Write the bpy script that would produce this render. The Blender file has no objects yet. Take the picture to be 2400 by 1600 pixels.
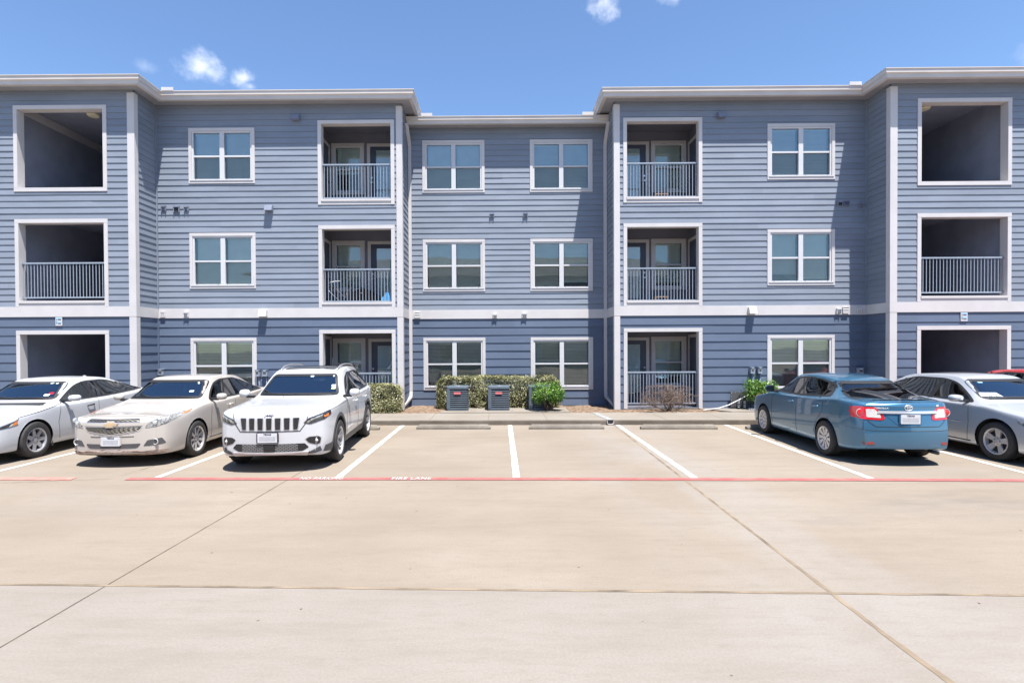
import bpy, bmesh, math, random
from mathutils import Vector, Matrix, Quaternion
from mathutils.bvhtree import BVHTree
from mathutils.geometry import delaunay_2d_cdt
PI = math.pi
rnd = random.Random(11)
SC = bpy.context.scene
COL = SC.collection

# ------------------------------------------------------------------ materials
def new_mat(name):
    m = bpy.data.materials.new(name); m.use_nodes = True
    nt = m.node_tree; nt.nodes.clear()
    out = nt.nodes.new('ShaderNodeOutputMaterial')
    return m, nt, out

def N(nt, kind, **kw):
    n = nt.nodes.new(kind)
    for k, v in kw.items():
        if hasattr(n, k): setattr(n, k, v)
        else: n.inputs[k].default_value = v
    return n

def L(nt, a, b): nt.links.new(a, b)

def mat(name, col, rough=.6, metal=0., var=.06, scale=3., spec=.5, coat=0., bump=0., bscale=40., stretch=(1, 1, 1), ior=1.5, vdark=None):
    """principled material whose colour and gloss wander a little with procedural noise"""
    m, nt, out = new_mat(name)
    b = N(nt, 'ShaderNodeBsdfPrincipled')
    b.inputs['Roughness'].default_value = rough
    b.inputs['Metallic'].default_value = metal
    b.inputs['IOR'].default_value = ior
    b.inputs['Specular IOR Level'].default_value = spec
    b.inputs['Coat Weight'].default_value = coat
    b.inputs['Coat Roughness'].default_value = .03
    tc = N(nt, 'ShaderNodeTexCoord')
    mp = N(nt, 'ShaderNodeMapping'); mp.inputs['Scale'].default_value = stretch
    L(nt, tc.outputs['Object'], mp.inputs[0])
    n = N(nt, 'ShaderNodeTexNoise'); n.inputs['Scale'].default_value = scale; n.inputs['Detail'].default_value = 5
    L(nt, mp.outputs[0], n.inputs['Vector'])
    mx = N(nt, 'ShaderNodeMix', data_type='RGBA')
    c = Vector(col)
    lo = Vector(vdark) if vdark else c * (1 - var * 2)
    hi = Vector([min(1, q * (1 + var)) for q in c])
    mx.inputs[6].default_value = (*lo, 1); mx.inputs[7].default_value = (*hi, 1)
    rp = N(nt, 'ShaderNodeMapRange'); rp.inputs[1].default_value = .3; rp.inputs[2].default_value = .62
    L(nt, n.outputs[0], rp.inputs[0]); L(nt, rp.outputs[0], mx.inputs[0])
    L(nt, mx.outputs[2], b.inputs['Base Color'])
    if bump:
        n2 = N(nt, 'ShaderNodeTexNoise'); n2.inputs['Scale'].default_value = bscale; n2.inputs['Detail'].default_value = 4
        L(nt, mp.outputs[0], n2.inputs['Vector'])
        bp = N(nt, 'ShaderNodeBump'); bp.inputs['Strength'].default_value = bump; bp.inputs['Distance'].default_value = .01
        L(nt, n2.outputs[0], bp.inputs['Height']); L(nt, bp.outputs[0], b.inputs['Normal'])
    L(nt, b.outputs[0], out.inputs[0])
    return m

def glass_mat(name, tint, refl=.1, rough=.01, dark=0., rtint=(1, 1, 1)):
    """window pane: tinted see-through with a mirror-like reflection that grows at glancing angles"""
    m, nt, out = new_mat(name)
    t = N(nt, 'ShaderNodeBsdfTransparent'); t.inputs[0].default_value = (*tint, 1)
    g = N(nt, 'ShaderNodeBsdfGlossy'); g.inputs['Roughness'].default_value = rough; g.inputs[0].default_value = (*rtint, 1)
    f = N(nt, 'ShaderNodeFresnel'); f.inputs[0].default_value = 1.5
    a = N(nt, 'ShaderNodeMath', operation='ADD'); a.inputs[1].default_value = refl; a.use_clamp = True
    tc = N(nt, 'ShaderNodeTexCoord')
    nz = N(nt, 'ShaderNodeTexNoise'); nz.inputs['Scale'].default_value = 1.3; nz.inputs['Detail'].default_value = 1
    L(nt, tc.outputs['Object'], nz.inputs['Vector'])
    bp = N(nt, 'ShaderNodeBump'); bp.inputs['Strength'].default_value = .04; bp.inputs['Distance'].default_value = .05
    L(nt, nz.outputs[0], bp.inputs['Height']); L(nt, bp.outputs[0], g.inputs['Normal'])
    L(nt, f.outputs[0], a.inputs[0])
    mx = N(nt, 'ShaderNodeMixShader')
    L(nt, a.outputs[0], mx.inputs[0])
    if dark:
        d = N(nt, 'ShaderNodeBsdfDiffuse'); d.inputs[0].default_value = (.035, .04, .04, 1)
        m2 = N(nt, 'ShaderNodeMixShader'); m2.inputs[0].default_value = dark
        L(nt, t.outputs[0], m2.inputs[1]); L(nt, d.outputs[0], m2.inputs[2]); L(nt, m2.outputs[0], mx.inputs[1])
    else:
        L(nt, t.outputs[0], mx.inputs[1])
    L(nt, g.outputs[0], mx.inputs[2]); L(nt, mx.outputs[0], out.inputs[0])
    return m

def concrete_mat(name, light, dark, slab=None, spots=True, scale=.35, streak=True):
    m, nt, out = new_mat(name)
    b = N(nt, 'ShaderNodeBsdfPrincipled'); b.inputs['Roughness'].default_value = .85; b.inputs['Specular IOR Level'].default_value = .25
    tc = N(nt, 'ShaderNodeTexCoord')
    def noise(s, det=6, st=(1, 1, 1), rough=.55):
        mp = N(nt, 'ShaderNodeMapping'); mp.inputs['Scale'].default_value = st; L(nt, tc.outputs['Object'], mp.inputs[0])
        n = N(nt, 'ShaderNodeTexNoise'); n.inputs['Scale'].default_value = s; n.inputs['Detail'].default_value = det; n.inputs['Roughness'].default_value = rough
        L(nt, mp.outputs[0], n.inputs['Vector']); return n.outputs[0]
    def rng(v, a, c, lo=0., hi=1.):
        r = N(nt, 'ShaderNodeMapRange'); r.inputs[1].default_value = a; r.inputs[2].default_value = c; r.inputs[3].default_value = lo; r.inputs[4].default_value = hi
        L(nt, v, r.inputs[0]); return r.outputs[0]
    def mix(f, a, c, mode='MIX'):
        x = N(nt, 'ShaderNodeMix', data_type='RGBA'); x.blend_type = mode
        for i, v in ((0, f), (6, a), (7, c)):
            if isinstance(v, (int, float)): x.inputs[i].default_value = v
            elif isinstance(v, tuple): x.inputs[i].default_value = (*v, 1)
            else: L(nt, v, x.inputs[i])
        return x.outputs[2]
    col = mix(rng(noise(scale), .35, .65), dark, light)
    if slab:   # the pour nearer the lane is a cooler, paler mix than the stalls
        sp = N(nt, 'ShaderNodeSeparateXYZ'); L(nt, tc.outputs['Object'], sp.inputs[0])
        ad = N(nt, 'ShaderNodeMath', operation='MULTIPLY_ADD'); L(nt, sp.outputs[0], ad.inputs[0]); ad.inputs[1].default_value = .0297
        L(nt, sp.outputs[1], ad.inputs[2])
        f = rng(ad.outputs[0], 4.44, 4.46)
        col = mix(f, mix(rng(noise(.5, 4), .3, .7), slab[1], slab[0]), col)
        # grey scuffed and pale washed patches that belong to the slab
        col = mix(rng(noise(.22, 3, (1, 1.6, 1)), .56, .72, 0, .45), col, slab[2])
        col = mix(rng(noise(.16, 3, (.7, 1.8, 1)), .6, .76, 0, .45), col, (0.1751, 0.1527, 0.1267))
        # scuffed grey tyre patches, each where it lies on the lot
        for cx, cy, rx, ry, kk in ((5.9, 6.9, 1.7, .55, .75), (3.9, 6.3, .9, .35, .5), (-6.6, 6.6, 1.6, .6, .35), (1.6, 10.4, .5, 1.1, .4), (-1.2, 11.0, .5, 1.2, .35), (4.3, 10.6, .5, 1.1, .4), (-1.0, 5.6, 1.4, .7, .2)):
            vs_ = N(nt, 'ShaderNodeVectorMath', operation='SUBTRACT'); L(nt, tc.outputs['Object'], vs_.inputs[0]); vs_.inputs[1].default_value = (cx, cy, 0)
            vd = N(nt, 'ShaderNodeVectorMath', operation='DIVIDE'); L(nt, vs_.outputs[0], vd.inputs[0]); vd.inputs[1].default_value = (rx, ry, 1)
            vl = N(nt, 'ShaderNodeVectorMath', operation='LENGTH'); L(nt, vd.outputs[0], vl.inputs[0])
            a_ = N(nt, 'ShaderNodeMath', operation='MULTIPLY'); L(nt, rng(vl.outputs['Value'], 1.25, .1, 0, kk), a_.inputs[0]); L(nt, rng(noise(1.9, 6, (.5, 1.8, 1), .65), .40, .64), a_.inputs[1])
            col = mix(a_.outputs[0], col, (0.1602, 0.1378, 0.1192))
        sx = N(nt, 'ShaderNodeMath', operation='ADD'); L(nt, sp.outputs[0], sx.inputs[0]); sx.inputs[1].default_value = -2.75
        ab = N(nt, 'ShaderNodeMath', operation='ABSOLUTE'); L(nt, sx.outputs[0], ab.inputs[0])
        pm = N(nt, 'ShaderNodeMath', operation='MULTIPLY'); L(nt, rng(ab.outputs[0], 1.5, .1, 0, .7), pm.inputs[0]); L(nt, rng(noise(.9, 5, (1.2, .5, 1)), .36, .62), pm.inputs[1])
        col = mix(pm.outputs[0], col, (0.2794, 0.257, 0.2369))
    if streak:
        col = mix(rng(noise(1.6, 6, (.35, 2.2, 1), .68), .46, .74, 0, .42), col, tuple(q * .78 for q in dark))
        col = mix(rng(noise(9, 6, (.5, 1.5, 1), .7), .5, .74, 0, .38), col, tuple(q * .8 for q in dark))
    fine = noise(55, 4); col = mix(rng(fine, .3, .7, .0, .36), col, tuple(q * .72 for q in dark))
    if spots:
        v = N(nt, 'ShaderNodeTexVoronoi'); v.inputs['Scale'].default_value = 1.9; v.inputs['Randomness'].default_value = 1
        L(nt, tc.outputs['Object'], v.inputs['Vector'])
        sz = noise(2.3, 2)
        th = rng(sz, .36, .68, .0, .042)
        v2 = N(nt, 'ShaderNodeTexVoronoi'); v2.inputs['Scale'].default_value = 7; L(nt, tc.outputs['Object'], v2.inputs['Vector'])
        t2 = N(nt, 'ShaderNodeMath', operation='LESS_THAN'); L(nt, v2.outputs['Distance'], t2.inputs[0]); L(nt, rng(noise(1.1, 2), .42, .7, .0, .045), t2.inputs[1])
        k2 = N(nt, 'ShaderNodeMath', operation='MULTIPLY'); L(nt, t2.outputs[0], k2.inputs[0]); k2.inputs[1].default_value = .4
        col = mix(k2.outputs[0], col, (0.0894, 0.0745, 0.06333))
        lt = N(nt, 'ShaderNodeMath', operation='LESS_THAN'); L(nt, v.outputs['Distance'], lt.inputs[0]); L(nt, th, lt.inputs[1])
        k = N(nt, 'ShaderNodeMath', operation='MULTIPLY'); L(nt, lt.outputs[0], k.inputs[0]); k.inputs[1].default_value = .6
        col = mix(k.outputs[0], col, (0.05215, 0.0447, 0.03725))
    L(nt, col, b.inputs['Base Color'])
    bp = N(nt, 'ShaderNodeBump'); bp.inputs['Strength'].default_value = .25; bp.inputs['Distance'].default_value = .004
    L(nt, fine, bp.inputs['Height']); L(nt, bp.outputs[0], b.inputs['Normal'])
    L(nt, b.outputs[0], out.inputs[0])
    return m

def siding_mat(name, col):
    m, nt, out = new_mat(name)
    b = N(nt, 'ShaderNodeBsdfPrincipled'); b.inputs['Roughness'].default_value = .55; b.inputs['Specular IOR Level'].default_value = .35
    tc = N(nt, 'ShaderNodeTexCoord')
    at = N(nt, 'ShaderNodeAttribute', attribute_name='tint')
    def noise(s, st, det=4):
        mp = N(nt, 'ShaderNodeMapping'); mp.inputs['Scale'].default_value = st; L(nt, tc.outputs['Object'], mp.inputs[0])
        n = N(nt, 'ShaderNodeTexNoise'); n.inputs['Scale'].default_value = s; n.inputs['Detail'].default_value = det
        L(nt, mp.outputs[0], n.inputs['Vector']); return n.outputs[0]
    def mul(a, v):
        x = N(nt, 'ShaderNodeMapRange'); x.inputs[1].default_value = .3; x.inputs[2].default_value = .7
        x.inputs[3].default_value = 1 - v; x.inputs[4].default_value = 1 + v; L(nt, a, x.inputs[0]); return x.outputs[0]
    q = N(nt, 'ShaderNodeMath', operation='MULTIPLY'); L(nt, mul(noise(.8, (1, 1, 2.5)), .07), q.inputs[0]); L(nt, mul(noise(7, (.5, .5, 6)), .045), q.inputs[1])
    q2 = N(nt, 'ShaderNodeMath', operation='MULTIPLY'); L(nt, q.outputs[0], q2.inputs[0]); L(nt, at.outputs['Fac'], q2.inputs[1])
    vm = N(nt, 'ShaderNodeVectorMath', operation='SCALE'); vm.inputs[0].default_value = col; L(nt, q2.outputs[0], vm.inputs['Scale'])
    L(nt, vm.outputs[0], b.inputs['Base Color'])
    bp = N(nt, 'ShaderNodeBump'); bp.inputs['Strength'].default_value = .12; bp.inputs['Distance'].default_value = .004
    L(nt, noise(30, (.25, .25, 4)), bp.inputs['Height']); L(nt, bp.outputs[0], b.inputs['Normal'])
    L(nt, b.outputs[0], out.inputs[0])
    return m

def leaf_mat(name, cols, rough=.4):
    m, nt, out = new_mat(name)
    b = N(nt, 'ShaderNodeBsdfPrincipled'); b.inputs['Roughness'].default_value = rough
    b.inputs['Specular IOR Level'].default_value = .6
    at = N(nt, 'ShaderNodeAttribute', attribute_name='tint')
    r = N(nt, 'ShaderNodeValToRGB'); r.color_ramp.interpolation = 'LINEAR'
    el = r.color_ramp.elements
    while len(el) < len(cols): el.new(.5)
    for i, c in enumerate(cols):
        el[i].position = i / (len(cols) - 1); el[i].color = (*c, 1)
    L(nt, at.outputs['Fac'], r.inputs[0]); L(nt, r.outputs[0], b.inputs['Base Color'])
    t = N(nt, 'ShaderNodeBsdfTranslucent'); L(nt, r.outputs[0], t.inputs[0])
    x = N(nt, 'ShaderNodeMixShader'); x.inputs[0].default_value = .22
    L(nt, b.outputs[0], x.inputs[1]); L(nt, t.outputs[0], x.inputs[2]); L(nt, x.outputs[0], out.inputs[0])
    return m

M = {}
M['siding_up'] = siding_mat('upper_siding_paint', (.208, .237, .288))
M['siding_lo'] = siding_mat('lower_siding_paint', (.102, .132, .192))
M['hall'] = mat('hall_siding', (.27, .29, .36), .7, var=.06, scale=2)
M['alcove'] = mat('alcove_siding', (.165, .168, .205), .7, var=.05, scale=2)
M['soffit'] = mat('soffit_paint', (.3, .3, .325), .7, var=.05, scale=1.5)
M['white'] = mat('white_trim_paint', (.56, .535, .53), .5, var=.025, scale=2.2)
M['gutter'] = mat('cream_gutter_enamel', (.575, .525, .487), .4, var=.035, scale=1.6, stretch=(1, 1, 3))
M['vinyl'] = mat('white_vinyl', (.57, .57, .585), .35, var=.015)
M['blind'] = mat('blind_slat', (.86, .90, .86), .5, var=.03)
M['pane'] = glass_mat('window_pane_glass', (.955, .99, .985), .03, rtint=(.82, .97, 1))
M['pane_sky'] = glass_mat('upper_pane_glass', (.95, .985, .99), .075, rtint=(.82, .97, 1))
M['screen'] = glass_mat('screened_pane_glass', (.90, .94, .93), .02, .02, dark=.06)
M['doorglass'] = glass_mat('door_lite_glass', (.93, .97, .97), .04)
M['room'] = mat('dim_room', (.45, .47, .45), .9, var=.1)
M['door'] = mat('slate_door_paint', (.055, .064, .10), .45, var=.05)
M['rail'] = mat('grey_railing_enamel', (0.3256, 0.3696, 0.4268), .4, metal=.15, var=.04, scale=8)
M['dark'] = mat('dark_recess', (.02, .02, .022), .8, var=.2)
M['vent_up'] = mat('vent_plastic_slate', (0.1936, 0.2156, 0.2816), .5, var=.05)
M['vent_white'] = mat('vent_plastic_white', (0.576, 0.5688, 0.5688), .5, var=.04)
M['box'] = mat('utility_box_grey', (0.264, 0.3036, 0.3696), .45, var=.07, scale=12)
M['chrome'] = mat('chrome', (.72, .715, .71), .2, .55, var=.02)
M['lamp'] = mat('lamp_diffuser', (.85, .78, .55), .4, var=.03)
M['lot'] = concrete_mat('lot_concrete', (0.2742, 0.2324, 0.1862), (0.2272, 0.1877, 0.1475), slab=((0.2622, 0.2362, 0.2086), (0.2324, 0.2071, 0.181), (0.2794, 0.2578, 0.2347)))
M['walk'] = concrete_mat('walk_concrete', (0.2682, 0.2384, 0.2049), (0.2235, 0.1952, 0.1639), scale=.8, spots=False)
M['kerb'] = concrete_mat('kerb_concrete', (0.2012, 0.1714, 0.1416), (0.1267, 0.1043, 0.08195), scale=1.6, spots=False)
M['stop'] = concrete_mat('wheel_stop_concrete', (0.2757, 0.2459, 0.2086), (0.1788, 0.1565, 0.1304), scale=2.2, spots=False)
M['soil'] = mat('bed_soil', (0.1862, 0.1267, 0.08418), .95, var=.3, scale=9, bump=.8, bscale=30)
M['paint_w'] = mat('white_line_paint', (0.5215, 0.5215, 0.5066), .7, var=.03, scale=7, vdark=(0.3725, 0.3464, 0.3054))
M['paint_r'] = mat('red_line_paint', (0.3203, 0.07823, 0.0745), .75, var=.06, scale=5, vdark=(0.3203, 0.1378, 0.1192))
M['paint_f'] = mat('faded_red_paint', (0.447, 0.149, 0.1229), .8, var=.1, scale=5, vdark=(0.447, 0.2533, 0.2012))
M['joint'] = mat('joint_sealant', (0.2012, 0.1527, 0.1043), .9, var=.25, scale=3)
M['crack'] = mat('sawn_joint', (0.09685, 0.0745, 0.05588), .9, var=.3, scale=4)
M['ac'] = mat('condenser_enamel', (0.0924, 0.1188, 0.1452), .45, var=.06, scale=6)
M['acdark'] = mat('condenser_coil', (.022, .024, .027), .6, var=.2)
M['badge'] = mat('faded_red_badge', (.62, .17, .18), .5, var=.06)
M['hedge'] = leaf_mat('hedge_leaf', [(0.0301, 0.0387, 0.01204), (0.1161, 0.1247, 0.0387), (0.3612, 0.3483, 0.1462), (0.688, 0.6536, 0.43)], .38)
M['green'] = leaf_mat('shrub_leaf', [(0.0172, 0.0516, 0.0086), (0.0473, 0.1333, 0.01032), (0.1204, 0.2666, 0.0172), (0.3096, 0.4558, 0.0774)], .35)
M['twig'] = mat('dry_twig', (0.1974, 0.1416, 0.1155), .85, var=.3, scale=9)
M['bark'] = mat('bark', (.10, .065, .045), .9, var=.3, scale=20)
M['litter'] = leaf_mat('leaf_litter', [(0.0894, 0.0447, 0.02235), (0.2086, 0.1043, 0.05215), (0.3352, 0.2086, 0.1341)], .8)
M['rubber'] = mat('tyre_rubber', (.032, .03, .03), .75, var=.15, scale=9, bump=.1)
M['blackp'] = mat('black_plastic', (.018, .018, .02), .45, var=.1)
M['greyp'] = mat('grey_plastic', (.075, .075, .078), .55, var=.08)
M['seam'] = mat('panel_gap', (.03, .03, .032), .8, var=.1)
M['carglass'] = mat('tinted_car_glass', (.006, .009, .011), .02, var=.1, spec=.9, ior=1.65)
M['plate'] = mat('plate_white', (0.5662, 0.5736, 0.596), .4, var=.04, scale=30)
M['plate_blur'] = mat('plate_band', (0.4098, 0.4172, 0.447), .5, var=.04, scale=20)
M['ink'] = mat('ink', (.03, .03, .05), .6, var=.05)
M['sticker_w'] = mat('sticker_white', (.75, .85, .85), .5, var=.05)
M['sticker_b'] = mat('sticker_blue', (.30, .55, .80), .5, var=.05)
M['sticker_y'] = mat('sticker_yellow', (.75, .75, .35), .5, var=.05)
M['amber'] = mat('amber_lens', (.75, .20, .03), .15, var=.05, coat=.6)
M['redlens'] = mat('red_lens', (.55, .012, .02), .12, var=.08, coat=.8)
M['whitelens'] = mat('clear_lens', (.52, .50, .48), .12, var=.08, scale=30, coat=.8)
M['lamphouse'] = mat('headlamp_reflector', (.33, .33, .32), .25, .25, var=.4, scale=26, coat=.35)
M['lampdark'] = mat('headlamp_smoked', (.05, .052, .06), .1, .2, var=.3, scale=20, coat=1.)
M['alloy'] = mat('alloy_rim', (0.528, 0.5104, 0.5104), .32, .35, var=.04, scale=10)
M['hubcap'] = mat('silver_hub_cap', (0.4048, 0.4004, 0.4224), .35, .4, var=.06, scale=10)
M['gold'] = mat('gold_emblem', (.50, .37, .23), .4, .2, var=.05)

# ------------------------------------------------------------------ mesh helpers
class MB:
    def __init__(s): s.v = []; s.f = []; s.t = []
    def add(s, vs, fs, tint=None):
        o = len(s.v); s.v += [tuple(p) for p in vs]
        s.f += [tuple(i + o for i in f) for f in fs]
        if tint is not None: s.t += [tint] * len(fs)
        elif s.t: s.t += [1.] * len(fs)
        return s
    def box(s, x0, x1, y0, y1, z0, z1):
        if x0 > x1: x0, x1 = x1, x0
        if y0 > y1: y0, y1 = y1, y0
        if z0 > z1: z0, z1 = z1, z0
        return s.add([(x, y, z) for z in (z0, z1) for y in (y0, y1) for x in (x0, x1)],
                     [(0, 2, 3, 1), (4, 5, 7, 6), (0, 1, 5, 4), (2, 6, 7, 3), (0, 4, 6, 2), (1, 3, 7, 5)])
    def prism(s, poly, a, b, axis='y'):
        """polygon extruded from a to b along an axis; poly in the two other axes, in order"""
        def P(p, q):
            return {'y': (p[0], q, p[1]), 'x': (q, p[0], p[1]), 'z': (p[0], p[1], q)}[axis]
        n = len(poly)
        return s.add([P(p, a) for p in poly] + [P(p, b) for p in poly],
                     [tuple(range(n)), tuple(range(2 * n - 1, n - 1, -1))] + [(i, i + n, (i + 1) % n + n, (i + 1) % n) for i in range(n)])
    def tube(s, pts, r, n=6, caps=True, radii=None):
        pts = [Vector(p) for p in pts]
        if len(pts) < 2: return s
        rings = []
        up = Vector((0, 0, 1))
        t0 = (pts[1] - pts[0]).normalized()
        if abs(t0.dot(up)) > .95: up = Vector((1, 0, 0))
        a = t0.cross(up).normalized()
        for i, p in enumerate(pts):
            t = ((pts[min(i + 1, len(pts) - 1)] - pts[max(i - 1, 0)])).normalized()
            a = (a - t * a.dot(t)).normalized(); b = t.cross(a)
            rr = radii[i] if radii else r
            rings.append([p + (a * math.cos(2 * PI * k / n) + b * math.sin(2 * PI * k / n)) * rr for k in range(n)])
        vs = [v for R in rings for v in R]
        fs = []
        for i in range(len(rings) - 1):
            for k in range(n):
                fs.append((i * n + k, i * n + (k + 1) % n, (i + 1) * n + (k + 1) % n, (i + 1) * n + k))
        if caps: fs += [tuple(range(n - 1, -1, -1)), tuple(range((len(rings) - 1) * n, len(rings) * n))]
        return s.add(vs, fs)
    def lathe(s, prof, n=32, axis='x', c=(0, 0, 0), close=False):
        """profile of (axial, radius) spun round an axis"""
        vs = []
        for k in range(n):
            a = 2 * PI * k / n
            for (h, r) in prof:
                p = {'x': (h, r * math.cos(a), r * math.sin(a)), 'y': (r * math.cos(a), h, r * math.sin(a)), 'z': (r * math.cos(a), r * math.sin(a), h)}[axis]
                vs.append((p[0] + c[0], p[1] + c[1], p[2] + c[2]))
        m = len(prof); fs = []
        for k in range(n):
            for i in range(m - (0 if close else 1)):
                j = (i + 1) % m; k2 = (k + 1) % n
                fs.append((k * m + i, k2 * m + i, k2 * m + j, k * m + j))
        return s.add(vs, fs)
    def sweep(s, prof, path):
        """profile (outward, z) swept along a plan polyline with mitred corners; outward is to the right of travel"""
        P = [Vector(p) for p in path]; rings = []
        for i, p in enumerate(P):
            d0 = (P[i] - P[i - 1]).normalized() if i else (P[1] - P[0]).normalized()
            d1 = (P[i + 1] - P[i]).normalized() if i < len(P) - 1 else d0
            n0 = Vector((d0.y, -d0.x)); n1 = Vector((d1.y, -d1.x))
            nn = (n0 + n1).normalized(); nn = nn / max(.3, nn.dot(n0))
            rings.append([(p.x + nn.x * o, p.y + nn.y * o, z) for o, z in prof])
        m = len(prof); fs = []
        for i in range(len(P) - 1):
            for k in range(m):
                k2 = (k + 1) % m
                fs.append((i * m + k, i * m + k2, (i + 1) * m + k2, (i + 1) * m + k))
        fs += [tuple(range(m)), tuple(range(len(P) * m - 1, (len(P) - 1) * m - 1, -1))]
        return s.add([v for R in rings for v in R], fs)
    def build(s, name, m, parent=None, smooth=False, bevel=0., normals=True, sharp=None):
        me = bpy.data.meshes.new(name); me.from_pydata(s.v, [], s.f)
        if not s.t and 'siding_paint' in m.name: s.t = [1.] * len(s.f)
        if s.t:
            at = me.attributes.new('tint', 'FLOAT', 'FACE')
            at.data.foreach_set('value', s.t)
        if normals:
            bm = bmesh.new(); bm.from_mesh(me)
            bmesh.ops.recalc_face_normals(bm, faces=bm.faces)
            if bevel:
                bmesh.ops.bevel(bm, geom=[e for e in bm.edges if len(e.link_faces) == 2 and e.calc_face_angle(0) > .5], offset=bevel, segments=2, affect='EDGES', clamp_overlap=True)
            bm.to_mesh(me); bm.free()
        if smooth:
            me.shade_smooth()
            if sharp: me.set_sharp_from_angle(angle=sharp)
        me.materials.append(m)
        return link(name, me, parent)

def link(name, me, parent=None):
    o = bpy.data.objects.new(name, me); COL.objects.link(o)
    if parent is not None:
        o.parent = parent
        if parent.get('abs'): o.location = -parent.location
    return o

def tag(o, label, cat, group=None):
    o['label'] = label; o['category'] = cat
    if group: o['group'] = group
    return o

def thing(name, loc, label, cat, group=None, rot=0., absolute=True):
    """Empty at the base of a thing; its parts are given in world coordinates when absolute"""
    o = bpy.data.objects.new(name, None); COL.objects.link(o)
    o.location = loc; o.rotation_euler = (0, 0, rot); o.empty_display_size = .2
    if absolute: o['abs'] = 1
    return tag(o, label, cat, group)

def struct(name, mb, m, **kw):
    o = mb.build(name, m, **kw); o['kind'] = 'structure'; return o

def text_geo(txt, size, shear=0., bold=0., extrude=.0, spacing=1.):
    """flat lettering as (verts, faces), centred, in x-y"""
    cu = bpy.data.curves.new('t', 'FONT'); cu.body = txt; cu.size = size; cu.align_x = 'CENTER'; cu.align_y = 'CENTER'
    cu.shear = shear; cu.offset = bold; cu.extrude = extrude; cu.resolution_u = 3; cu.space_character = spacing
    ob = bpy.data.objects.new('t', cu); COL.objects.link(ob)
    bpy.context.view_layer.update()
    dg = bpy.context.evaluated_depsgraph_get()
    me = bpy.data.meshes.new_from_object(ob.evaluated_get(dg))
    v = [tuple(q.co) for q in me.vertices]; f = [tuple(p.vertices) for p in me.polygons]
    bpy.data.objects.remove(ob); bpy.data.curves.remove(cu); bpy.data.meshes.remove(me)
    return v, f
# ------------------------------------------------------------------ the apartment building
YW, YM, YC = 15.312, 16.29, 17.462          # wing, main and centre wall planes
XLM, XLC, XRC, XRM = -10.33, -2.934, 3.467, 10.998   # plan corners
XL, XR = -19.5, 20.2
ZB0, ZB1 = 2.934, 3.222                     # white belt course
ZE, ZEC = 9.33, 9.06                        # soffit heights
bld = thing('apartment_building', (0, YC, 0), 'three storey slate blue apartment block with white trim, recessed balconies and cream gutters', 'building')

def siding(mb, O, H, Nn, a0, a1, z0, z1, lap, holes=(), start=None):
    """lapped boards: each course tilts out to a lip that throws a line of shadow"""
    O = Vector(O); H = Vector(H); Nn = Vector(Nn); Z = Vector((0, 0, 1))
    z = z0; k = 0
    while z < z1 - 1e-4:
        zt = min(z + lap, z1)
        cuts = sorted({z, zt} | {q for h in holes for q in h[2:] if z < q < zt})
        # board joints along the course
        j = a0 + rnd.uniform(.4, 3.6); js = [a0]
        while j < a1 - .3: js.append(j); j += 3.66
        js.append(a1)
        offs = [(rnd.gauss(0, .0011), .945 + .11 * rnd.random()) for _ in js]
        for c0, c1 in zip(cuts, cuts[1:]):
            if c1 - c0 < .003: continue
            mid = (c0 + c1) / 2
            free = [(a0, a1)]
            for h0, h1, hz0, hz1 in holes:
                if hz0 < mid < hz1:
                    free = [s for f in free for s in ((f[0], min(f[1], h0)), (max(f[0], h1), f[1])) if s[1] - s[0] > .002]
            for f0, f1 in free:
                for i in range(len(js) - 1):
                    b0, b1 = max(f0, js[i]), min(f1, js[i + 1])
                    if b1 - b0 < .002: continue
                    d, tint = offs[i]
                    off = lambda q: .003 + (.0175 + d) * (1 - (q - z) / lap)
                    A = lambda a, q, o: O + H * a + Nn * o + Z * q
                    nseg = max(1, int((b1 - b0) / .6))
                    for s_ in range(nseg):
                        g0 = b0 + (b1 - b0) * s_ / nseg; g1 = b0 + (b1 - b0) * (s_ + 1) / nseg
                        w0 = .0012 * math.sin(g0 * 2.1 + k * 1.7); w1 = .0012 * math.sin(g1 * 2.1 + k * 1.7)
                        mb.add([A(g0, c0, off(c0) + w0), A(g1, c0, off(c0) + w1), A(g1, c1, off(c1)), A(g0, c1, off(c1))], [(0, 1, 2, 3)], tint)
                        if c0 == z:
                            mb.add([A(g0, c0, 0), A(g1, c0, 0), A(g1, c0, off(c0) + w1), A(g0, c0, off(c0) + w0)], [(0, 1, 2, 3)], tint)
        z = zt; k += 1

WING_L = [(-13.742, -11.091, 6.481, 8.909), (-13.742, -11.091, 3.222, 5.702), (-13.742, -11.091, .14, 2.550)]
WING_R = [(11.733, 14.361, 6.481, 8.909), (11.733, 14.361, 3.222, 5.702), (11.733, 14.361, .14, 2.550)]
BAL_L = [(-5.441, -3.138, 6.315, 8.842), (-5.441, -3.138, 3.222, 5.696), (-5.441, -3.138, .14, 2.562)]
BAL_R = [(3.720, 6.079, 6.315, 8.842), (3.720, 6.079, 3.222, 5.696), (3.720, 6.079, .14, 2.562)]
ZM = [(6.974, 8.636), (3.819, 5.491), (.66, 2.336)]
ZCc = [(6.985, 8.664), (3.815, 5.489), (.643, 2.326)]
WIN = [('ML', YM, -9.333, -7.337, ZM), ('MR', YM, 8.021, 10.032, ZM), ('CL', YC, -2.466, -.464, ZCc), ('CR', YC, .994, 3.003, ZCc)]
def hol(rs, m=.05): return [(a + m, b - m, c + m, d - m) for a, b, c, d in rs]
def whol(keys): return hol([(a, b, c, d) for k, _, a, b, zz in WIN if k in keys for c, d in zz])
LAPU, LAPL = .1765, .2535
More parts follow.
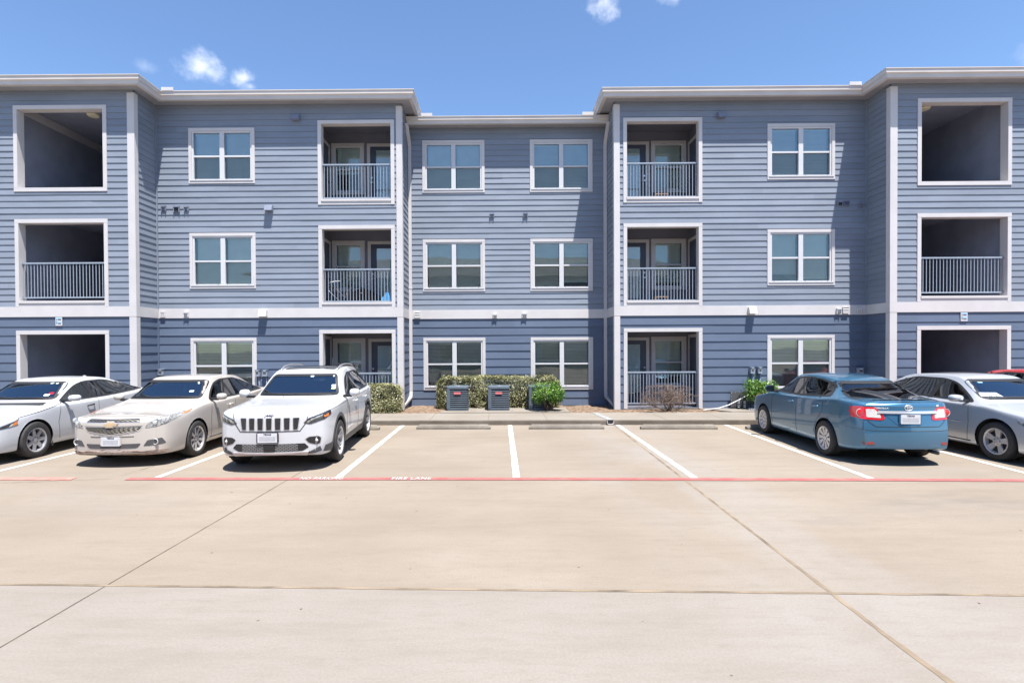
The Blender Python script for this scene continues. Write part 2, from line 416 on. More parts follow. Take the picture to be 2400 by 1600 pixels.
def wall(nm, O, H, Nn, a0, a1, top, holes=()):
    up = MB(); siding(up, O, H, Nn, a0, a1, ZB1, top, LAPU, holes); up.build('upper_wall', M['siding_up'], bld, normals=False)
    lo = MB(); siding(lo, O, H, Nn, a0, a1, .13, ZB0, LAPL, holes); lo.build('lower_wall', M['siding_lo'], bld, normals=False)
F = (0, -1, 0)
wall('w', (0, YW, 0), (1, 0, 0), F, XL, XLM, ZE, hol(WING_L))
wall('s', (XLM, 0, 0), (0, 1, 0), (1, 0, 0), YW, YM, ZE)
wall('m', (0, YM, 0), (1, 0, 0), F, XLM, XLC, ZE, hol(BAL_L) + whol(('ML',)))
wall('s', (XLC, 0, 0), (0, 1, 0), (1, 0, 0), YM, YC, ZE)
wall('c', (0, YC, 0), (1, 0, 0), F, XLC, XRC, ZEC, whol(('CL', 'CR')))
wall('s', (XRC, 0, 0), (0, 1, 0), (-1, 0, 0), YM, YC, ZE)
wall('m', (0, YM, 0), (1, 0, 0), F, XRC, XRM, ZE, hol(BAL_R) + whol(('MR',)))
wall('s', (XRM, 0, 0), (0, 1, 0), (-1, 0, 0), YW, YM, ZE)
wall('w', (0, YW, 0), (1, 0, 0), F, XRM, XR, ZE, hol(WING_R))
# closed back and ends, so no light leaks into the rooms
mb = MB(); mb.box(XL, XR, 30, 30.2, 0, ZE); mb.box(XL - .2, XL, YW, 30.2, 0, ZE); mb.box(XR, XR + .2, YW, 30.2, 0, ZE)
mb.build('rear_wall', M['siding_lo'], bld)
# foundation below the siding
for a, b, y in ((XL, XLM, YW), (XLM, XLC, YM), (XLC, XRC, YC), (XRC, XRM, YM), (XRM, XR, YW)):
    hs = [h for h in WING_L + BAL_L + BAL_R + WING_R if h[2] < .2 and a < h[0] < b]
    f = MB()
    for p, q in ([(a, b)] if not hs else [(a, hs[0][0] + .1), (hs[0][1] - .1, b)]): f.box(p, q, y + .012, y + .25, -.1, .13)
    f.build('foundation', M['kerb'], bld)
# belt course
P = .034
for a, b, y in ((XL, XLM + P, YW), (XLM + P, XLC + P, YM), (XLC + P, XRC - P, YC), (XRC - P, XRM - P, YM), (XRM - P, XR, YW)):
    MB().box(a, b, y - P, y + .004, ZB0, ZB1).build('belt_course', M['white'], bld, bevel=.004)
for x, s, y0, y1 in ((XLM, 1, YW + .002, YM - P), (XLC, 1, YM + .002, YC - P), (XRC, -1, YM + .002, YC - P), (XRM, -1, YW + .002, YM - P)):
    MB().box(x - s * .004, x + s * P, y0, y1, ZB0 + .001, ZB1 - .001).build('belt_course', M['white'], bld, bevel=.004)
# corner boards (outside) and slim inside corners
for x, s, y in ((XLM, -1, YW), (XLC, -1, YM), (XRC, 1, YM), (XRM, 1, YW)):
    for z0, z1 in ((.12, ZB0 - .001), (ZB1 + .001, 9.25)):
        m = MB()
        w = .175 if abs(x) > 5 else .15
        q = .03
        m.prism([(x + s * w, y + .004), (x + s * w, y - q), (x - s * q, y - q), (x - s * q, y + .135), (x + s * .004, y + .135), (x + s * .004, y + .004)], z0, z1, 'z')
        m.build('corner_board', M['white'], bld, bevel=.003)
for x, s, y in ((XLM, 1, YM), (XLC, 1, YC), (XRC, -1, YC), (XRM, -1, YM)):
    for z0, z1, k in ((.14, ZB0 - .002, 'siding_lo'), (ZB1 + .002, ZEC if y == YC else ZE, 'siding_up')):
        MB().box(x + s * .003, x + s * .05, y - .05, y - .003, z0, z1).build('inside_corner_strip', M[k], bld)

# ---- windows
def casing(parent, x0, x1, z0, z1, y, w, proud, nm='casing', bottom=True, bw=None):
    m = MB(); bw = bw or w
    m.box(x0, x1, y - proud, y + .004, z1 - w, z1)
    zb = z0 + bw if bottom else z0
    m.box(x0, x0 + w, y - proud + .002, y + .004, zb, z1 - w); m.box(x1 - w, x1, y - proud + .002, y + .004, zb, z1 - w)
    if bottom: m.box(x0, x1, y - proud, y + .004, z0, z0 + bw)
    return m.build(nm, M['white'], parent, bevel=.003)

def pane_set(win, gx0, gx1, z0, z1, zr, y, tilt, drop, hasblind=True):
    top = M['pane_sky'] if z0 > 6.6 and y != YM + 1.45 else M['pane']
    """one single-hung unit: upper pane, meeting rail, screened lower pane, blind behind"""
    MB().box(gx0, gx1, y + .026, y + .032, zr + .025, z1).build('pane', top, win)
    MB().box(gx0, gx1, y + .046, y + .052, z0, zr - .025).build('screened_pane', M['screen'], win)
    if hasblind:
        b = MB(); z = z1 - .05; bot = z0 + .03 + drop
        while z > bot:
            t = tilt + rnd.gauss(0, .03)
            dy, dz = -.024 * math.cos(t), .024 * math.sin(t)
            sag = rnd.uniform(-.002, .002)
            b.add([(gx0 + .015, y + .13 - dy, z - dz), (gx1 - .015, y + .13 - dy, z - dz + sag), (gx1 - .015, y + .13 + dy, z + dz + sag), (gx0 + .015, y + .13 + dy, z + dz),
                   (gx0 + .015, y + .131 - dy, z - dz - .002), (gx1 - .015, y + .131 - dy, z - dz + sag - .002), (gx1 - .015, y + .131 + dy, z + dz + sag - .002), (gx0 + .015, y + .131 + dy, z + dz - .002)],
                  [(0, 1, 2, 3), (7, 6, 5, 4), (0, 4, 5, 1), (2, 6, 7, 3)])
            z -= .0445
        b.box(gx0 + .01, gx1 - .01, y + .1, y + .16, z1 - .045, z1 + .01)
        if drop > .02: b.box(gx0 + .015, gx1 - .015, y + .105, y + .155, bot - .02, bot)
        b.build('blind', M['blind'], win, normals=False)

def window(x0, x1, z0, z1, y, pair=True, tilt=1.0, drops=(0, 0), label=None, room=True):
    win = casing(bld, x0, x1, z0, z1, y, .092, .034, 'window')
    if label: win['label'] = label
    fx0, fx1, fz0, fz1 = x0 + .09, x1 - .09, z0 + .09, z1 - .09
    fr = MB(); fw = .055
    fr.box(fx0, fx1, y - .012, y + .07, fz1 - fw, fz1); fr.box(fx0, fx1, y - .012, y + .07, fz0, fz0 + fw * .9)
    fr.box(fx0 - .05, fx1 + .05, y - .05, y - .034, fz0 - .012, fz0 + .02)     # sill nose
    fr.box(fx0, fx0 + fw, y - .010, y + .07, fz0 + fw * .9, fz1 - fw); fr.box(fx1 - fw, fx1, y - .010, y + .07, fz0 + fw * .9, fz1 - fw)
    gz0, gz1 = fz0 + fw * .9, fz1 - fw
    zr = gz0 + (gz1 - gz0) * .495
    halves = []
    if pair:
        xm = (fx0 + fx1) / 2
        fr.box(xm - .07, xm + .07, y - .011, y + .07, gz0, gz1)
        halves = [(fx0 + fw, xm - .07), (xm + .07, fx1 - fw)]
    else: halves = [(fx0 + fw, fx1 - fw)]
    for h0, h1 in halves:
        fr.box(h0, h1, y + .004, y + .06, zr - .027, zr + .027)
    fr.build('sash', M['vinyl'], win, bevel=.004)
    for h0, h1 in halves:
        for px in (h0 + .05, h1 - .08): MB().box(px, px + .022, y - .016, y - .0125, gz0 - .03, gz0 - .012).build('tilt_latch', M['blackp'], win)
    for (h0, h1), d in zip(halves, drops): pane_set(win, h0, h1, gz0, gz1, zr, y, tilt, d)
    r = MB(); e = .06; dp = 1.6
    r.add([(fx0, y + .07, fz0), (fx1, y + .07, fz0), (fx1, y + .07, fz1), (fx0, y + .07, fz1), (fx0, y + dp, fz0), (fx1, y + dp, fz0), (fx1, y + dp, fz1), (fx0, y + dp, fz1)],
          [(4, 5, 6, 7), (0, 1, 5, 4), (1, 2, 6, 5), (2, 3, 7, 6), (3, 0, 4, 7)])
    r.build('room_shell', M['room'], win, normals=False)
    return win
tilts = {('ML', 0): .75, ('ML', 1): 1.05, ('ML', 2): .55, ('MR', 0): .55, ('MR', 1): .9, ('MR', 2): .7,
         ('CL', 0): .85, ('CL', 1): .95, ('CL', 2): .65, ('CR', 0): .6, ('CR', 1): .8, ('CR', 2): .75}
drops = {('CL', 2): (.12, .30), ('ML', 2): (.0, .10), ('MR', 1): (.20, .06), ('CR', 1): (.0, .14), ('MR', 2): (.35, .35), ('CL', 0): (.02, .0)}
for key, y, a, b, zz in WIN:
    for i, (c, d) in enumerate(zz): window(a, b, c, d, y, True, tilts[(key, i)], drops.get((key, i), (0, 0)))

# ---- breezeway openings in the wings, balconies in the main walls
def opening(x0, x1, z0, z1, y, w, depth, bottom, sill=False):
    t = casing(bld, x0, x1, z0, z1, y, w, .036, 'opening_trim', bottom)
    m = MB(); i0, i1, k1 = x0 + w, x1 - w, z1 - w
    kz = z0 + (w if bottom else 0)
    if sill: kz = z0 + .13
    m.box(i0 - .02, i0, y + .004, y + depth, kz, k1 + .02); m.box(i1, i1 + .02, y + .004, y + depth, kz, k1 + .02)
    m.box(i0, i1, y + .004, y + depth, k1, k1 + .02)
    if bottom or sill: m.box(i0 - .02, i1 + .02, y + .004, y + depth, kz - .02, kz)
    if sill:
        m.box(i0 - .012, i1 + .012, y - .052, y + .004, z0 + .10, z0 + .17)
        m.box(i0, i1, y - .030, y + .004, z0, z0 + .10)
    m.build('jamb', M['white'], t, bevel=.003)
    return t
for rs in (WING_L, WING_R):
    for i, (a, b, c, d) in enumerate(rs): opening(a, b, c, d, YW, .11, .21, i == 0, i == 1)
    a, b = rs[0][0], rs[0][1]
    s = MB(); out = a < 0
    xo, xi = (a - .14, b + .35) if out else (b + .14, a - .35)   # outer and inner side walls of the breezeway
    # the parapet, walls, slabs and far end of the stair hall
    for zf, zc in ((.15, 2.85), (3.2, 6.0), (6.35, 9.12)):
        s.box(a - .6, b + .6, YW + .22, 25, zc, zc + .15)
        s.box(a - .6, b + .6, YW + .22, 25, zf - .12, zf)
    s.box(xo - .1, xo, YW + .22, 25, .1, 9.2); s.box(xi - .1, xi, YW + .22, 25, .1, 9.2); s.box(min(xo, xi), max(xo, xi), 24.9, 25, .1, 9.2)
    s.box(a + .08, b - .08, YW + .03, YW + .2, 6.2, 6.57)
    s.build('stair_hall', M['hall'], bld)
    q = MB(); sx = 1 if out else -1
    q.box(xo + sx * .001, xo + sx * .025, YW + .23, 24.9, 8.86, 9.11); q.build('hall_cornice', M['white'], bld)

def alcove(rs, left):
    out = []
    B = YM + 1.45
    bx0, bx1 = (-5.56, -3.07) if left else (3.62, 6.19)
    for i, (a, b, c, d) in enumerate(rs):
        zf = (6.40, 3.26, .17)[i]; zc = (9.0, 5.86, 2.74)[i]
        opening(a, b, c, d, YM, .11, .19, False, i < 2)
        s = MB()
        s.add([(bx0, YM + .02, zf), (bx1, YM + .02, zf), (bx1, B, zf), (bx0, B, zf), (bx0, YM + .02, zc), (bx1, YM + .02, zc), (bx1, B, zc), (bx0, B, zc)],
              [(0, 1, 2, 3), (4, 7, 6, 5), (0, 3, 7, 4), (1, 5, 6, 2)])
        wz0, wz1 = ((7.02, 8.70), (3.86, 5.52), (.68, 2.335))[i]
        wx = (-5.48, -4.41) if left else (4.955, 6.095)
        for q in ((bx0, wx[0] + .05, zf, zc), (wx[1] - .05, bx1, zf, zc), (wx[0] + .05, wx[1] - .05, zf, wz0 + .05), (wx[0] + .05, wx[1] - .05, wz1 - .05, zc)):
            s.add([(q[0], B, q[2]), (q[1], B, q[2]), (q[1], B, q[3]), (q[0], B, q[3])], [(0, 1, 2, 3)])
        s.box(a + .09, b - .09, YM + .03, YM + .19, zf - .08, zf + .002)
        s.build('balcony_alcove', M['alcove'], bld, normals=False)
        sm = 1 if left else -1
        wz0, wz1 = ((7.02, 8.70), (3.86, 5.52), (.68, 2.335))[i]
        wx = (-5.48, -4.41) if left else (4.955, 6.095)
        window(wx[0], wx[1], wz0, wz1, B, False, .9 + .1 * i, ((0.55, 0, 0)[i],) if left else ((0., .1, .2)[i],))
        # glazed door with its casing and lever
        dx = (-4.31, -3.10) if left else (3.65, 4.885)
        zt = wz1 - .02
        cs = MB()
        cs.box(dx[0], dx[1], B - .035, B, zt - .1, zt); cs.box(dx[0], dx[0] + .1, B - .033, B, zf, zt - .1); cs.box(dx[1] - .1, dx[1], B - .033, B, zf, zt - .1)
        door = MB().box(dx[0] + .1, dx[1] - .1, B - .02, B - .004, zf + .01, zt - .1).build('balcony_door', M['door'], bld)
        cs.build('door_casing', M['white'], door, bevel=.003)
        lx = (dx[0] + .29, dx[1] - .2) if left else (dx[0] + .2, dx[1] - .29)
        g = MB().box(lx[0], lx[1], B - .03, B - .022, zf + .3, zt - .25).build('door_glass', M['doorglass'], door)
        bl = MB(); z = zt - .26
        while z > zf + .32:
            bl.add([(lx[0] + .01, B - .0215, z), (lx[1] - .01, B - .0215, z), (lx[1] - .01, B - .0205, z + .021), (lx[0] + .01, B - .0205, z + .021)], [(0, 1, 2, 3)]); z -= .025
        bl.build('door_blind', M['blind'], door, normals=False)
        hx = dx[0] + .155 if left else dx[1] - .155
        h = MB(); h.lathe([(0, .0), (0, .03), (.02, .03), (.03, .012), (.07, .012), (.07, 0)], 12, 'y', (hx, B - .09, zf + 1.0))
        h.tube([(hx, B - .085, zf + 1.0), (hx + sm * .11, B - .085, zf + 1.0)], .011, 6)
        h.lathe([(0, 0), (0, .03), (.03, .03), (.03, 0)], 12, 'y', (hx, B - .05, zf + 1.16))
        h.build('door_handle', M['chrome'], door, smooth=True, sharp=.6)
        # storage closet door in the side wall
        xx = bx0 if left else bx1
        cz = zf + 2.13
        cd = MB().box(xx + sm * .004, xx + sm * .02, YM + .42, B - .12, zf + .01, cz).build('closet_door', M['door'], bld)
        cc = MB(); cc.box(xx + sm * .002, xx + sm * .04, YM + .32, B - .02, cz, cz + .1)
        for y0 in (YM + .32, B - .12): cc.box(xx + sm * .002, xx + sm * .038, y0, y0 + .1, zf, cz)
        cc.build('door_casing', M['white'], cd, bevel=.003)
        k = MB(); k.lathe([(0, 0), (0, .028), (.03, .03), (.05, .0)], 10, 'x', (xx + sm * .02, B - .2, zf + 1.0)) if left else k.lathe([(-.05, 0), (-.03, .03), (0, .028), (0, 0)], 10, 'x', (xx - .02, B - .2, zf + 1.0))
        k.build('door_knob', M['blackp'], cd, smooth=True)
alcove(BAL_L, True); alcove(BAL_R, False)

# ---- railings (things of their own)
def railing(x0, x1, z0, z1, y, label):
    t = thing('balcony_railing', ((x0 + x1) / 2, y, z0), label, 'railing', 'metal balcony railings')
    MB().box(x0, x1, y - .025, y + .025, z1 - .045, z1).build('top_rail', M['rail'], t, bevel=.006)
    MB().box(x0, x1, y - .018, y + .018, z0, z0 + .036).build('bottom_rail', M['rail'], t, bevel=.004)
    n = round((x1 - x0) / .0945); first = None
    for i in range(n):
        x = x0 + (x1 - x0) * (i + .5) / n
        if first is None:
            first = MB().box(x - .008, x + .008, y - .008, y + .008, z0 + .036, z1 - .045).build('baluster', M['rail'], t); fx = x
        else:
            c = first.copy(); COL.objects.link(c); c.parent = t; c.location = first.location + Vector((x - fx, 0, 0))
    e = MB()
    for xx, s in ((x0, 1), (x1, -1)):
        for zz in (z0 - .005, z1 - .05): e.box(xx, xx + s * .012, y - .04, y + .04, zz, zz + .055)
    e.build('end_bracket', M['rail'], t)
RY = YM + .1
railing(-5.33, -3.25, 6.525, 7.567, RY, 'grey metal railing of the third floor balcony left of the centre windows')
railing(-5.33, -3.25, 3.405, 4.41, RY, 'grey metal railing of the second floor balcony holding a bicycle and broom')
railing(-5.33, -3.25, .275, 1.263, RY, 'grey metal railing of the ground floor balcony behind the white four wheel drive car')
railing(3.83, 5.969, 6.50, 7.545, RY, 'grey metal railing of the third floor balcony right of the centre windows')
railing(3.83, 5.969, 3.385, 4.39, RY, 'grey metal railing of the second floor balcony right of the centre windows')
railing(3.83, 5.969, .275, 1.255, RY, 'grey metal railing of the ground floor balcony behind the bare brown shrub')
railing(-13.63, -11.2, 3.475, 4.495, YW + .1, 'grey metal railing across the second floor opening of the left breezeway')
railing(11.845, 14.25, 3.475, 4.495, YW + .1, 'grey metal railing across the second floor opening of the right breezeway')

# ---- roof edge: gutters, soffits, roof
OV = .46
prof = [(0, .245), (0, .225), (-.018, .215), (-.02, .125), (-.055, .10), (-.06, .0), (-.16, 0), (-.16, .245)]
def gutter(path, z, h=1.):
    p = [(o, z + q * h) for o, q in prof]
    MB().sweep(p, path).build('gutter', M['gutter'], bld)
yW, yM, yC = YW - OV, YM - OV, YC - OV
gutter([(XL, yW), (XLM + OV, yW), (XLM + OV, yM), (XLC + OV, yM), (XLC + OV, YC + 1.2)], 9.31)
gutter([(XRC - OV, YC + 1.2), (XRC - OV, yM), (XRM - OV, yM), (XRM - OV, yW), (XR, yW)], 9.31)
gutter([(XLC + .02, yC), (XRC - .02, yC)], 9.035, .9)
def soffit(poly, z):
    MB().prism(poly, z, z + .03, 'z').build('soffit', M['soffit'], bld)
e = .155
soffit([(XL, yW + e), (XLM + OV - e, yW + e), (XLM + OV - e, yM + e), (XLC + OV - e, yM + e), (XLC + OV - e, YC + 1.2), (XLC - .02, YC + 1.2), (XLC - .02, YM + .02), (XLM - .02, YM + .02), (XLM - .02, YW + .02), (XL, YW + .02)], ZE)
soffit([(XR, yW + e), (XRM - OV + e, yW + e), (XRM - OV + e, yM + e), (XRC - OV + e, yM + e), (XRC - OV + e, YC + 1.2), (XRC + .02, YC + 1.2), (XRC + .02, YM + .02), (XRM + .02, YM + .02), (XRM + .02, YW + .02), (XR, YW + .02)], ZE)
soffit([(XLC + .01, yC + e), (XRC - .01, yC + e), (XRC - .01, YC + .02), (XLC + .01, YC + .02)], ZEC)
M['roof'] = mat('roof_shingle', (.12, .115, .11), .9, var=.2, scale=14)
r = MB()
r.prism([(XL, yW + .17), (XLM + OV - .17, yW + .17), (XLM + OV - .17, yM + .17), (XLC + OV - .17, yM + .17), (XLC + OV - .17, 30.2), (XL, 30.2)], 9.42, 9.50, 'z')
r.prism([(XR, yW + .17), (XRM - OV + .17, yW + .17), (XRM - OV + .17, yM + .17), (XRC - OV + .17, yM + .17), (XRC - OV + .17, 30.2), (XR, 30.2)], 9.42, 9.50, 'z')
r.box(XLC + OV - .17, XRC - OV + .17, yC + .17, 30.2, 9.12, 9.2)
r.build('roof', M['roof'], bld)
sg = MB()
for x, y, z, s in ((XLM + OV + .02, yM + .02, 9.55, 1), (XRM - OV - .02, yM + .02, 9.55, -1), (XLC + OV + .05, yC + .03, 9.25, 1), (XRC - OV - .05, yC + .03, 9.25, -1)):
    g = MB(); g.box(x, x + s * .34, y - .03, y - .012, z, z + .10); g.box(x - s * .018, x, y - .01, y + .30, z, z + .10)
    g.build('splash_guard', M['white'], bld)

# ---- downspouts
for x, s, fx, fy in ((XLC + .07, 1, -3.0, 16.15), (XRC - .07, -1, 3.53, 16.45)):
    y = YC - .07
    pts = [(x - s * .03, yC - .02, 9.04), (x - s * .02, yC + .04, 8.95), (x, y - .06, 8.58), (x, y, 8.45), (x, y, .60), (x, y - .06, .42), (x + (fx - x) * .55, y - .6, .29), (fx, fy, .17)]
    d = MB(); w, dd = .05, .038
    # rectangular pipe swept through the elbows
    rings = []
    for i, p in enumerate(pts):
        p = Vector(p); t = (Vector(pts[min(i + 1, len(pts) - 1)]) - Vector(pts[max(i - 1, 0)])).normalized()
        side = Vector((1, 0, 0)); side = (side - t * side.dot(t)).normalized(); nn = t.cross(side)
        rings.append([p + side * a * w + nn * b * dd for a, b in ((-1, -1), (1, -1), (1, 1), (-1, 1))])
    fs = []
    for i in range(len(rings) - 1):
        for k in range(4): fs.append((i * 4 + k, i * 4 + (k + 1) % 4, (i + 1) * 4 + (k + 1) % 4, (i + 1) * 4 + k))
    d.add([v for R in rings for v in R], fs)
    dn = d.build('downspout', M['white'], bld, bevel=.006)
    MB().box(x - .06, x + .06, y - .045, YC - .002, 3.9, 3.94).build('pipe_strap', M['white'], dn)

# ---- vents and hoods on the wall
def vent(x0, x1, z0, z1, y, m, style, label=None):
    b = MB(); x, z = (x0 + x1) / 2, (z0 + z1) / 2
    if style == 'hood':          # box hood open below, sloped top
        b.prism([(y - .006, z0), (y - .16, z0), (y - .10, z1), (y - .006, z1)], x0, x1, 'x')
    elif style == 'louver':
        b.box(x0, x1, y - .045, y - .004, z0, z0 + .02); b.box(x0, x1, y - .045, y - .004, z1 - .02, z1)
        b.box(x0, x0 + .018, y - .045, y - .004, z0 + .02, z1 - .02); b.box(x1 - .018, x1, y - .045, y - .004, z0 + .02, z1 - .02)
        n = 3
        for i in range(n):
            q = z0 + .02 + (z1 - z0 - .04) * i / n; q2 = q + (z1 - z0 - .04) / n * .85
            b.add([(x0 + .018, y - .05, q), (x1 - .018, y - .05, q), (x1 - .018, y - .012, q2), (x0 + .018, y - .012, q2), (x0 + .018, y - .012, q), (x1 - .018, y - .012, q)], [(0, 1, 2, 3), (0, 4, 5, 1)])
    else:                        # capped box: small flap over a dark mouth
        b.box(x0, x1, y - .07, y - .004, z1 - .05, z1); b.box(x0, x0 + .02, y - .06, y - .004, z0, z1 - .05); b.box(x1 - .02, x1, y - .06, y - .004, z0, z1 - .05)
        b.box(x0 + .02, x1 - .02, y - .03, y - .004, z0 + .03, z1 - .05)
    o = b.build('wall_vent', m, bld, bevel=.004)
    return o
U, Wv = M['vent_up'], M['vent_white']
for x0, x1, z0, z1, y, m, st in ((-.302, -.163, 6.168, 6.323, YC, U, 'box'), (.777, .917, 6.175, 6.33, YC, U, 'box'),
    (-2.75, -2.56, 2.965, 3.15, YC - P, Wv, 'louver'), (-.221, -.081, 2.945, 3.09, YC - P, Wv, 'box'), (.721, .874, 2.965, 3.112, YC - P, Wv, 'box'),
    (-10.16, -10.02, 6.15, 6.32, YM, U, 'box'), (-9.79, -9.61, 6.11, 6.31, YM, U, 'box'), (-9.468, -9.338, 6.145, 6.302, YM, U, 'box'),
    (-7.02, -6.79, 6.13, 6.30, YM, U, 'hood'), (-6.18, -5.96, 8.83, 9.0, YM, U, 'hood'),
    (-10.22, -10.08, 2.965, 3.13, YM - P, Wv, 'louver'), (-9.505, -9.365, 2.965, 3.13, YM - P, Wv, 'box'), (-7.22, -6.99, 2.97, 3.17, YM - P, Wv, 'hood'),
    (6.52, 6.74, 8.8, 8.98, YM, U, 'hood'), (10.09, 10.255, 6.185, 6.33, YM, U, 'box'), (10.29, 10.455, 6.17, 6.33, YM, U, 'louver'), (10.73, 10.855, 6.13, 6.27, YM, U, 'box'),
    (7.43, 7.65, 2.97, 3.17, YM - P, Wv, 'hood'), (10.06, 10.2, 2.96, 3.13, YM - P, Wv, 'box'), (10.25, 10.435, 2.97, 3.165, YM - P, Wv, 'louver'), (10.67, 10.8, 2.98, 3.13, YM - P, Wv, 'box')):
    vent(x0, x1, z0, z1, y - .012 if y in (YM, YC) else y, m, st)
mouth = MB().box(-9.76, -9.64, YM - .052, YM - .048, 6.14, 6.25).box(10.12, 10.225, YM - .052, YM - .048, 6.2, 6.27)
mouth.build('vent_mouth', M['dark'], bld)
# round ceiling lamps of the top floor breezeways
for x, y, side in ((-12.25, 16.35, 'left'), (12.72, 16.35, 'right')):
    t = thing('ceiling_lamp', (x, y, 9.12), 'round cream ceiling lamp inside the top %s breezeway opening' % side, 'ceiling lamp', 'round breezeway ceiling lamps')
    MB().lathe([(9.115, .001), (9.115, .17), (9.07, .17), (9.04, .14), (9.03, .001)], 24, 'z', (x, y, 0)).build('lamp_shade', M['lamp'], t, smooth=True, sharp=.7)

# ---- small notices over the breezeways
def notice(x0, x1, z0, z1, label):
    y = YW - .03
    t = thing('wall_notice', ((x0 + x1) / 2, y, z0), label, 'notice', 'white notices over the breezeways')
    MB().box(x0, x1, y - .006, y, z0, z1).build('panel', M['plate'], t, bevel=.003)
    w, h = x1 - x0, z1 - z0
    s = MB()
    for q0, q1 in ((.80, .94), (.36, .50)): s.box(x0 + w * .1, x1 - w * .1, y - .0085, y - .006, z0 + h * q0, z0 + h * q1)
    s.build('blue_heading', M['sticker_b'], t)
    s = MB()
    for q in (.68, .24, .44): s.prism([(x0 + w * .2 + .016 * math.cos(a * PI / 3), z0 + h * q + .016 * math.sin(a * PI / 3)) for a in range(6)], y - .0085, y - .006, 'y')
    for q in (.74, .69, .64, .28, .23, .18): s.box(x0 + w * .36, x1 - w * (.1 + .1 * rnd.random()), y - .0078, y - .006, z0 + h * q, z0 + h * q + .006)
    s.build('small_print', M['ink'], t)
notice(-12.608, -12.413, 2.682, 2.928, 'small white notice with blue headings over the left breezeway doorway')
notice(12.945, 13.141, 2.676, 2.922, 'small white notice with blue headings over the right breezeway doorway')

# ---- meter and disconnect boxes on the wall
def ubox(x0, x1, z0, z1, label, pipe=True, lean=0.):
    y = YM - .02
    t = thing('utility_box', ((x0 + x1) / 2, y, z0), label, 'utility box', 'grey utility boxes on the wall')
    MB().box(x0, x1, y - .11, y, z0, z1).build('housing', M['box'], t, bevel=.008)
    MB().box(x0 - .008, x1 + .008, y - .125, y, z1, z1 + .015).build('lid', M['box'], t, bevel=.004)
    MB().box(x0 + .03, x1 - .03, y - .116, y - .11, z1 - .11, z1 - .035).build('cover_plate', M['greyp'], t)
    MB().box(x0 + .035, x1 - .035, y - .117, y - .1125, z1 - .03, z1 - .008).build('sticker', M['sticker_w'], t)
    if pipe:
        p = MB(); xm = x1 - .04
        p.tube([(xm, y - .05, z0), (xm + .01, y - .05, z0 - .3), (xm - .03 + lean, y - .05, .2)], .014, 8)
        p.build('conduit', M['box'], t, smooth=True)
ubox(-10.28, -10.13, 1.22, 1.39, 'small grey utility box low in the inside corner above the cream sedan', False)
ubox(-7.347, -7.217, 1.17, 1.36, 'grey utility box against the ground floor window beside the white four wheel drive car')
ubox(-7.135, -6.99, 1.17, 1.36, 'grey utility box just right of the window, above the white four wheel drive car')
ubox(7.48, 7.60, 1.185, 1.37, 'left one of two grey utility boxes above the green shrub and blue sedan')
ubox(7.705, 7.825, 1.185, 1.37, 'grey utility box next to the window above the green shrub and blue sedan')
ubox(10.68, 10.83, 1.15, 1.33, 'grey utility box in the shaded inside corner above the blue sedan', False)
# ------------------------------------------------------------------ the neighbouring block across the lot, seen only in the window and paint reflections
ob = thing('apartment_building', (0, -20, 0), 'slate blue apartment block with dark hip roof across the parking lot, behind the viewer', 'building')
wl = MB(); siding(wl, (0, -20, 0), (-1, 0, 0), (0, 1, 0), -24, 24, .2, 9.2, .1765)
wl.build('front_wall', M['siding_up'], ob, normals=False)
MB().box(-24, 24, -36, -20.01, 0, 9.2).build('core', M['alcove'], ob)
MB().add([(-25, -19.4, 9.2), (25, -19.4, 9.2), (25, -36.6, 9.2), (-25, -36.6, 9.2), (-17, -28, 12.4), (17, -28, 12.4)], [(3, 2, 1, 0), (0, 1, 5, 4), (1, 2, 5), (2, 3, 4, 5), (3, 0, 4)]).build('hip_roof', M['roof'], ob)
MB().box(-24.05, 24.05, -20.02, -19.95, 2.95, 3.24).build('belt_course', M['white'], ob)
for i in range(9):
    for z in (.7, 3.85, 7.0):
        x = -20.8 + 5.2 * i
        wn = casing(ob, x - 1, x + 1, z, z + 1.67, -19.94, .1, .0, 'window')
        MB().box(x - .9, x + .9, -19.99, -19.962, z + .1, z + 1.57).build('pane', M['carglass'], wn)
# ------------------------------------------------------------------ ground
g = MB(); R_ = 300
g.add([(-R_, -R_, 0), (R_, -R_, 0), (R_, R_, 0), (-R_, R_, 0)], [(0, 1, 2, 3)])
struct('parking_lot', g, M['lot'], normals=False)
KY = lambda x: 13.952 - .0172 * x             # kerb face runs a touch askew to the building
WYB = lambda x: 15.50 - .004 * x              # back edge of the footpath
w = MB(); a, b = -19, 20
xs = [a + (b - a) * i / 26 for i in range(27)]
for x0, x1 in zip(xs, xs[1:]):
    # kerb with a small rounded nose, then the flat walk
    pr = [(0, 0), (0, .105), (.006, .117), (.018, .124), (.15, .125)]
    for (p, z), (p2, z2) in zip(pr, pr[1:]):
        w.add([(x0, KY(x0) + p, z), (x1, KY(x1) + p, z), (x1, KY(x1) + p2, z2), (x0, KY(x0) + p2, z2)], [(0, 1, 2, 3)])
struct('kerb', w, M['kerb'], normals=False)
w = MB()
w.prism([(a, KY(a) + .012), (b, KY(b) + .012), (b, WYB(b)), (a, WYB(a))], .02, .127, 'z')
struct('footpath', w, M['walk'])
jt = MB()
for i in range(-9, 12):
    x = -.31 + 1.53 * i; jt.box(x - .005, x + .005, KY(x) + .02, WYB(x) - .01, .1272, .1283)
struct('footpath_joint', jt, M['crack'])
